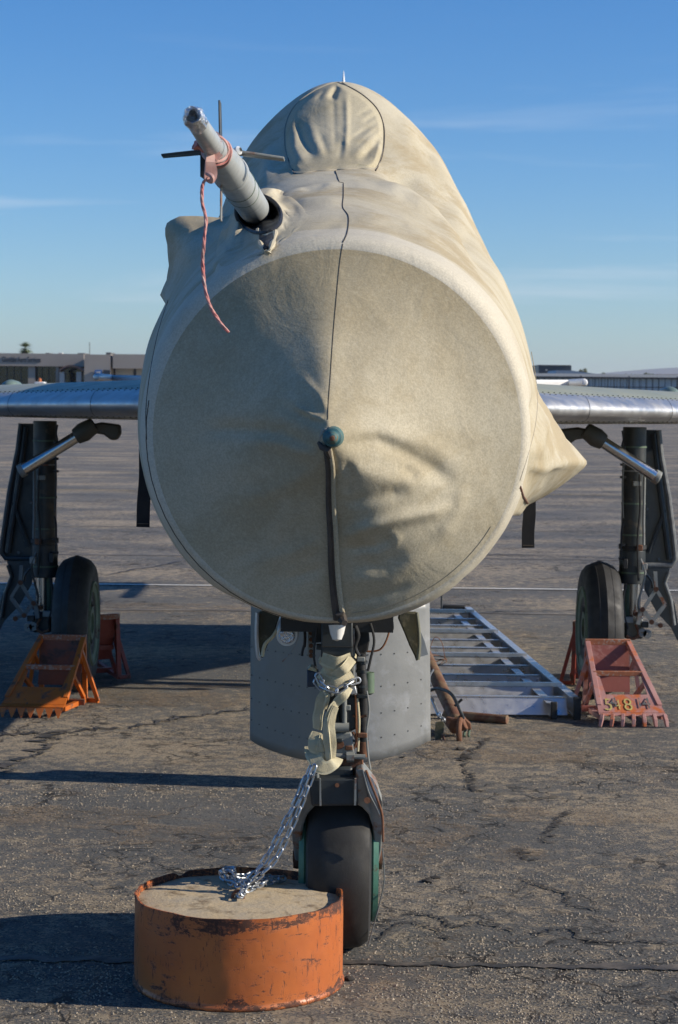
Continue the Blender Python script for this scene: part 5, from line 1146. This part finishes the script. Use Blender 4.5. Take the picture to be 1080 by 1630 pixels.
# ---------------------------------------------------------------- wheel chocks
def chock(label, loc, rz, mats, teeth, wt=.105, wb=.155, H=.325, Lf=.42, skew=0.0, numbers=False):
    """local axes: -y is the toothed front lip, the tall end at y=0 leans on the tyre"""
    c = empty('wheel_chock', loc, label, 'wheel chock', 'orange steel wheel chocks at the main wheels'); c.rotation_euler = (0, 0, rz); ORG[c.name] = Vector((0, 0, 0))
    A, B = M[mats[0]], M[mats[1]]
    def sl(u, v):        # u -1..1 across, v 0 bottom..1 top along the slope
        return Vector((u * (wb + (wt - wb) * v) + skew * (1 - v), -Lf * (1 - v), .012 + (H - .012) * v))
    for S in (-1, 1):
        obj('slope_tube', MB().tube([sl(S, .22), sl(S, 1)], .0125, sq=True), A, c, bevel=.002)
        obj('rear_tube', MB().tube([sl(S, 1), Vector((S * wt * 1.05, .02, .015))], .011, sq=True), A, c)
        obj('base_tube', MB().tube([sl(S, .12) + Vector((0, 0, -.01)), Vector((S * wt * 1.05, .02, .014))], .011, sq=True), A, c)
        obj('brace_tube', MB().tube([sl(S, .52), Vector((S * wt * 1.05, -.02, .03))], .009, sq=True), A, c)
        obj('brace_tube', MB().tube([sl(S, .80), Vector((S * wt * 1.02, 0, .16))], .008, sq=True), A, c)
        obj('side_foot', MB().tube([Vector((S * wt * 1.05, .02, .014)), Vector((S * (wt * 1.05 + .07), .0, .012))], .010, sq=True), A, c)
        obj('side_stay', MB().tube([Vector((S * (wt * 1.05 + .066), .0, .014)), sl(S, .86)], .009, sq=True), A, c)
    obj('top_tube', MB().tube([sl(-1.12, 1), sl(1.12, 1)], .014, sq=True), M['choc_edge'], c, bevel=.002)
    obj('middle_tube', MB().tube([sl(-1, .61), sl(1, .61)], .0115, sq=True), M['choc_edge'], c, bevel=.002)
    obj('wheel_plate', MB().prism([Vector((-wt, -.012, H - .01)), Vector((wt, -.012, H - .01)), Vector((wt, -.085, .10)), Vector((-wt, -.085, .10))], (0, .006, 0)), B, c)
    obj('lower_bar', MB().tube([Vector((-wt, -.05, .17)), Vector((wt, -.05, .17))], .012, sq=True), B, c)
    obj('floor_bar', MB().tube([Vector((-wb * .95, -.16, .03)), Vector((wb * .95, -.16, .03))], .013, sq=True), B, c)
    # front plate: frame with cut-out, then turned-down lip with teeth
    u0, u1 = -1.06, 1.06
    pts = [sl(u0, .14), sl(u1, .14), sl(u1, .60), sl(.84, .56), sl(.76, .35), sl(-.70, .35), sl(-.78, .56), sl(u0, .60)]
    fp = obj('front_plate', MB().prism(pts, (0, -.006, .004)), A, c)
    lipv = [sl(u0, .14) + Vector((0, -.002, .0)), sl(u1, .14) + Vector((0, -.002, 0)), sl(u1, .08) + Vector((0, -.012, .012)), sl(u0, .08) + Vector((0, -.012, .012))]
    obj('lip', MB().prism(lipv, (0, -.005, .003)), A, c)
    zt = lipv[2].z; nT = teeth[1]
    for i in range(nT):
        if teeth[0] == 'saw':
            ua = u0 + (u1 - u0) * i / nT; ub = u0 + (u1 - u0) * (i + 1) / nT; um = (ua + ub) / 2; pa, pb = lipv[3].lerp(lipv[2], i / nT), lipv[3].lerp(lipv[2], (i + 1) / nT)
            tp_ = (pa + pb) / 2 + Vector((0, -.012, 0)); tp_.z = .003
            obj('tooth', MB().prism([pa, pb, pb.lerp(tp_, .25), tp_ + Vector((.003, 0, 0)), tp_ - Vector((.003, 0, 0)), pa.lerp(tp_, .25)], (0, -.005, 0)), A, c)
        else:
            pa = lipv[3].lerp(lipv[2], (i + .25) / (nT - .4) if nT > 1 else .5); tp_ = pa + Vector(((i - nT / 2) * .004, -.022, 0)); tp_.z = .004
            obj('tooth', MB().tube([pa + Vector((0, .004, .008)), pa.lerp(tp_, .5) + Vector((0, -.006, .008)), tp_], [.0085, .009, .007], sq=True), A, c, bevel=.002)
    if numbers:
        n_ = Vector((0, -(H - .012), Lf * -1)).normalized(); sldir = Vector((0, Lf, H - .012)).normalized(); ang_ = math.atan2(H - .012, Lf)
        nv = Vector((0, -(H - .012), Lf)).normalized()
        for s, x, sz, mt, z_, t_ in (('5', -.125, .125, 'num_yellow', .155, .010), ('4', -.076, .100, 'num_yellow', .165, .0103), ('8', -.030, .125, 'num_yellow', .155, .010), ('4', -.092, .10, 'num_dark', .190, .0125), ('1', .030, .10, 'num_dark', .185, .0125), ('4', .060, .115, 'num_dark', .175, .0125)):
            base = sl(0, z_); base = Vector((x + skew * .8, base.y, base.z)) + nv * t_
            text(s, base, sz, M[mt], c, 'painted_number', rot=(ang_, 0, R(-3) * (s == '5')), ext=.0006, bold=-.001 if mt == 'num_yellow' else 0, xs=.72)
    return c
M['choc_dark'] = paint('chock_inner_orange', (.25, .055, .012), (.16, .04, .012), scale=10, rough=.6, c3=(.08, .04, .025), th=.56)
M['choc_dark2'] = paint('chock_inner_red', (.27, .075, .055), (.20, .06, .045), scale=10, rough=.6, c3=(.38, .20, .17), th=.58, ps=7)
M['choc_edge'] = paint('chock_worn_edge', (.26, .09, .045), (.40, .13, .05), scale=30, rough=.6, c3=(.34, .27, .22), th=.56, ps=60, soft=.03)
lw_ = at(122, 1100, 10.05).x; rw_ = -lw_
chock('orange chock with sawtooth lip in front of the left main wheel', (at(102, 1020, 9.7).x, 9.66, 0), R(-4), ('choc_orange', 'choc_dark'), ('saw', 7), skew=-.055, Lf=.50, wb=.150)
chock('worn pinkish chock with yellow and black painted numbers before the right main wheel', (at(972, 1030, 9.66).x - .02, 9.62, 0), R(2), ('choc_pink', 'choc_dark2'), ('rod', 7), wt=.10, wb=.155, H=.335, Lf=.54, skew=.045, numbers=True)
chock('dark red chock behind the left main wheel, its braced side showing', (at(175, 1070, 10.42).x - .06, 10.42, 0), R(180 + 30), ('choc_red', 'choc_red2'), ('saw', 7), H=.34)
chock('dark red chock mostly hidden behind the right main wheel', (at(925, 1070, 10.42).x + .07, 10.42, 0), R(180 - 14), ('choc_red', 'choc_red2'), ('saw', 7), H=.33)

# ---------------------------------------------------------------- boarding ladder lying on the ground
ld = empty('boarding_ladder', (.6, 9.3, 0), 'wide aluminium step ladder lying flat on the asphalt behind the nose', 'ladder')
nR, fR = gnd(918, 1145), gnd(748, 992)
for dx, h0 in ((0, .105), (-.11, .075)):
    for S in (0,):
        a, b = nR + Vector((dx, 0, 0)), fR + Vector((dx * .9, 0, 0))
        for zz in (h0, .015): obj('rail_flange', MB().tube([a + Vector((-.012, 0, zz)), b + Vector((-.012, 0, zz))], [.004, .004], sq=True), M['ladder_alu'], ld)
        mb = MB(); mb.prism([a + Vector((0, 0, .006)), b + Vector((0, 0, .006)), b + Vector((0, 0, h0)), a + Vector((0, 0, h0))], (.005, 0, 0)); obj('side_rail', mb, M['ladder_alu'], ld, smooth=False)
        mb = MB(); mb.prism([a + Vector((-.035, 0, h0 + .001)), b + Vector((-.035, 0, h0 + .001)), b + Vector((.006, 0, h0 + .001)), a + Vector((.006, 0, h0 + .001))], (0, 0, .004)); obj('rail_cap', mb, M['ladder_alu'], ld, smooth=False)
aL, bL = Vector((.22, nR.y, 0)), Vector((.10, fR.y, 0))
mb = MB(); mb.prism([aL + Vector((0, 0, .006)), bL + Vector((0, 0, .006)), bL + Vector((0, 0, .1)), aL + Vector((0, 0, .1))], (.005, 0, 0)); obj('side_rail', mb, M['ladder_alu'], ld, smooth=False)
NS = 11
for i in range(NS):
    t = i / (NS - 1) * .93 + .012; a = nR.lerp(fR, t) + Vector((-.035, 0, 0)); b = aL.lerp(bL, t) + Vector((.02, 0, 0)); hh = .088
    mb = MB(); mb.prism([b + Vector((0, 0, .012)), a + Vector((0, 0, .012)), a + Vector((0, .05, hh)), b + Vector((0, .05, hh))], (0, .004, 0)); obj('tread', mb, M['ladder_alu'], ld, smooth=False)
    mb = MB(); mb.prism([b + Vector((0, .045, hh + .001)), a + Vector((0, .045, hh + .001)), a + Vector((0, .075, hh + .001)), b + Vector((0, .075, hh + .001))], (0, 0, .004)); obj('tread_lip', mb, M['ladder_alu'], ld, smooth=False)
    if i % 3 == 1:
        obj('rung_bar', MB().tube([a + Vector((.03, -.06, .115)), b + Vector((0, -.06, .115))], .010, sq=True), M['ladder_alu'], ld)
obj('rail_foot', MB().box(nR + Vector((.0, -.018, .055)), (.035, .03, .11)), M['black'], ld, bevel=.004)
obj('rail_foot', MB().box(nR + Vector((-.11, -.018, .045)), (.03, .03, .08)), M['black'], ld, bevel=.004)
f2 = gnd(712, 992); obj('end_bracket', MB().box((f2.x, f2.y + .1, .05), (.34, .12, .06)), M['black'], ld, bevel=.01)
obj('end_bracket_arm', MB().box((f2.x + .05, f2.y + .05, .10), (.16, .04, .04)), M['black'], ld, bevel=.01)
obj('end_rod', MB().tube([Vector((gnd(703, 990).x, f2.y + .1, .06)), Vector((gnd(703, 990).x, f2.y + .1, .27))], .006, 6), M['dark_gear'], ld)
obj('brace_strut', MB().tube([at(685, 998, 12.6), at(742, 998, 12.8)], .008, 6), M['ladder_alu'], ld)
obj('brace_strut', MB().tube([at(660, 1004, 12.1), at(746, 1006, 12.3)], .008, 6), M['ladder_alu'], ld)
cl = empty('wire_coil', (at(696, 1045, 10.5).x, 10.5, 0), 'rusty coil of thin wire lying on the ladder beside the grey air brake', 'wire')
base = at(697, 1045, 10.5); mb = MB()
P = [base + Vector((.045 * math.cos(a) * (1 + .2 * math.sin(a * .7)), .09 * math.sin(a * 1.03), -.02 + .022 * math.sin(a * .5))) for a in np.linspace(0, 25, 150)]; obj('loops', mb.tube(P, .002, 5), M['rust'], cl)
mb = MB(); P = spline([base + Vector((-.05, 0, .01)), base + Vector((-.02, 0, .10)), base + Vector((.02, 0, .08)), base + Vector((.04, 0, -.01))], 6); obj('loose_end', mb.tube(P, .002, 5), M['copper'], cl)

# ---------------------------------------------------------------- tow bar and loose pipe
hd = gnd(730, 1180); tb = empty('tow_bar', hd, 'rusty brown tow bar with a hook and dangling tag beside the air brake', 'tow bar')
Y1 = 8.9
obj('tube', MB().tube([at(676, 1040, 9.9), at(700, 1090, 9.35), at(728, 1150, 8.85)], [.034, .033, .030], 20), M['pole'], tb)
obj('head', MB().tube([at(712, 1146, 8.86), at(724, 1156, 8.80), at(742, 1150, 8.78)], [.018, .036, .030], 14), M['rust'], tb, bevel=.004)
obj('hook', MB().tube(spline([at(734, 1142, 8.76), at(731, 1156, 8.70), at(731, 1172, 8.68), at(732, 1186, 8.70)], 4), .013, 10), M['rust'], tb)
obj('jaw', MB().prism([at(x, y, 8.78) for x, y in [(738, 1142), (750, 1152), (751, 1162), (742, 1160), (736, 1154)]], (0, .05, 0)), M['rust'], tb, bevel=.004)
for x in (741, 748): obj('jaw_tine', MB().tube([at(x, 1160, 8.8), at(x - 2, 1170, 8.78), at(x + 1, 1180, 8.80)], .006, 8), M['hub_dark'], tb)
obj('cable', MB().tube(spline([at(683, 1100, 9.1), at(698, 1096, 9.0), at(718, 1104, 8.85), at(730, 1125, 8.75), at(738, 1144, 8.75)], 6), .008, 8), M['dark_gear'], tb)
obj('cable', MB().tube(spline([at(686, 1092, 9.1), at(684, 1078, 9.2), at(690, 1066, 9.3)], 6), .005, 8), M['galv'], tb)
obj('handle', MB().tube([at(724, 1124, 8.78), at(736, 1113, 8.78)], .006, 8), M['black'], tb)
obj('rod', MB().tube([at(688, 1112, 8.9), at(700, 1142, 8.8)], .008, 8), M['galv'], tb)
for q_ in range(3): obj('shackle', MB().lathe([(.008, -.003), (.016, -.003), (.016, .003), (.008, .003)], at(700 + q_ * 3, 1138 + q_ * 4, 8.78), (1, .6 * (q_ - 1), .3), 14, closed=True), M['galv'], tb)
obj('tag_plate', MB().prism([at(x, y, 8.72) for x, y in [(694, 1150), (705, 1148), (708, 1153), (706, 1168), (701, 1180), (694, 1184), (692, 1168)]], (0, .008, 0)), M['bay_inner'], tb, bevel=.001)
obj('pin', MB().tube([at(704, 1168, 8.72), at(708, 1182, 8.70)], .006, 8), M['pole'], tb)
p1, p2 = gnd(742, 1147), gnd(808, 1153); pp = obj('loose_pipe', MB().tube([p1 + Vector((-.1, .05, .022)), p2 + Vector((0, 0, .022))], .021, 20), M['pole'], None, bevel=.002); tag(pp, 'short rusty pipe lying on the sand in front of the ladder', 'pipe')
for i, (x, y, r_) in enumerate([(742, 1208, .02), (733, 1194, .014), (740, 1203, .012), (693, 1398, .012), (682, 1404, .016), (556, 1560, .012), (640, 1206, .009)]):  # the last lump is added in place of a small shadow
    p = gnd(x, y); mb = MB(); bmesh.ops.create_icosphere(mb.bm, subdivisions=2, radius=r_, matrix=Matrix.Translation(p + Vector((0, 0, r_ * .3))) @ Matrix.Diagonal((1.4, 1, .5, 1)))
    for v in mb.bm.verts: v.co += Vector([noise.noise(v.co * 60 + Vector((q * 5, 0, 0))) for q in range(3)]) * r_ * .5
    o = obj('clod', mb, M['crackdark'], None)
    tag(o, ['dark clod on the sand below the tow bar tag', 'small clod just under the tow bar hook', 'tiny clod between hook and larger clod', 'small dark clod right of the nose wheel', 'dark clod right of the nose wheel, lower of two', 'small clod at the right foot of the drum', 'tiny dark lump in place of a small shadow under the right edge of the air brake'][i], 'clod', 'dark clods on the asphalt')

# ---------------------------------------------------------------- air
HAZE = .00011
if HAZE:
    m = MB().box((0, 4150, 69), (17000, 8330, 140)); k = NT('haze_air'); k.t.nodes.remove(k.b); pv = N(k.t, 'ShaderNodeVolumePrincipled')
    pv.inputs['Color'].default_value = (.80, .88, 1, 1); pv.inputs['Density'].default_value = HAZE; pv.inputs['Anisotropy'].default_value = .2
    k.l(pv.outputs[0], k.t.nodes['Material Output'].inputs['Volume']); hz = obj('haze', m, k.m, None, smooth=False, kind='stuff')
    hz['label'] = 'thin blue air between the apron and the far hills'; hz['category'] = 'haze'
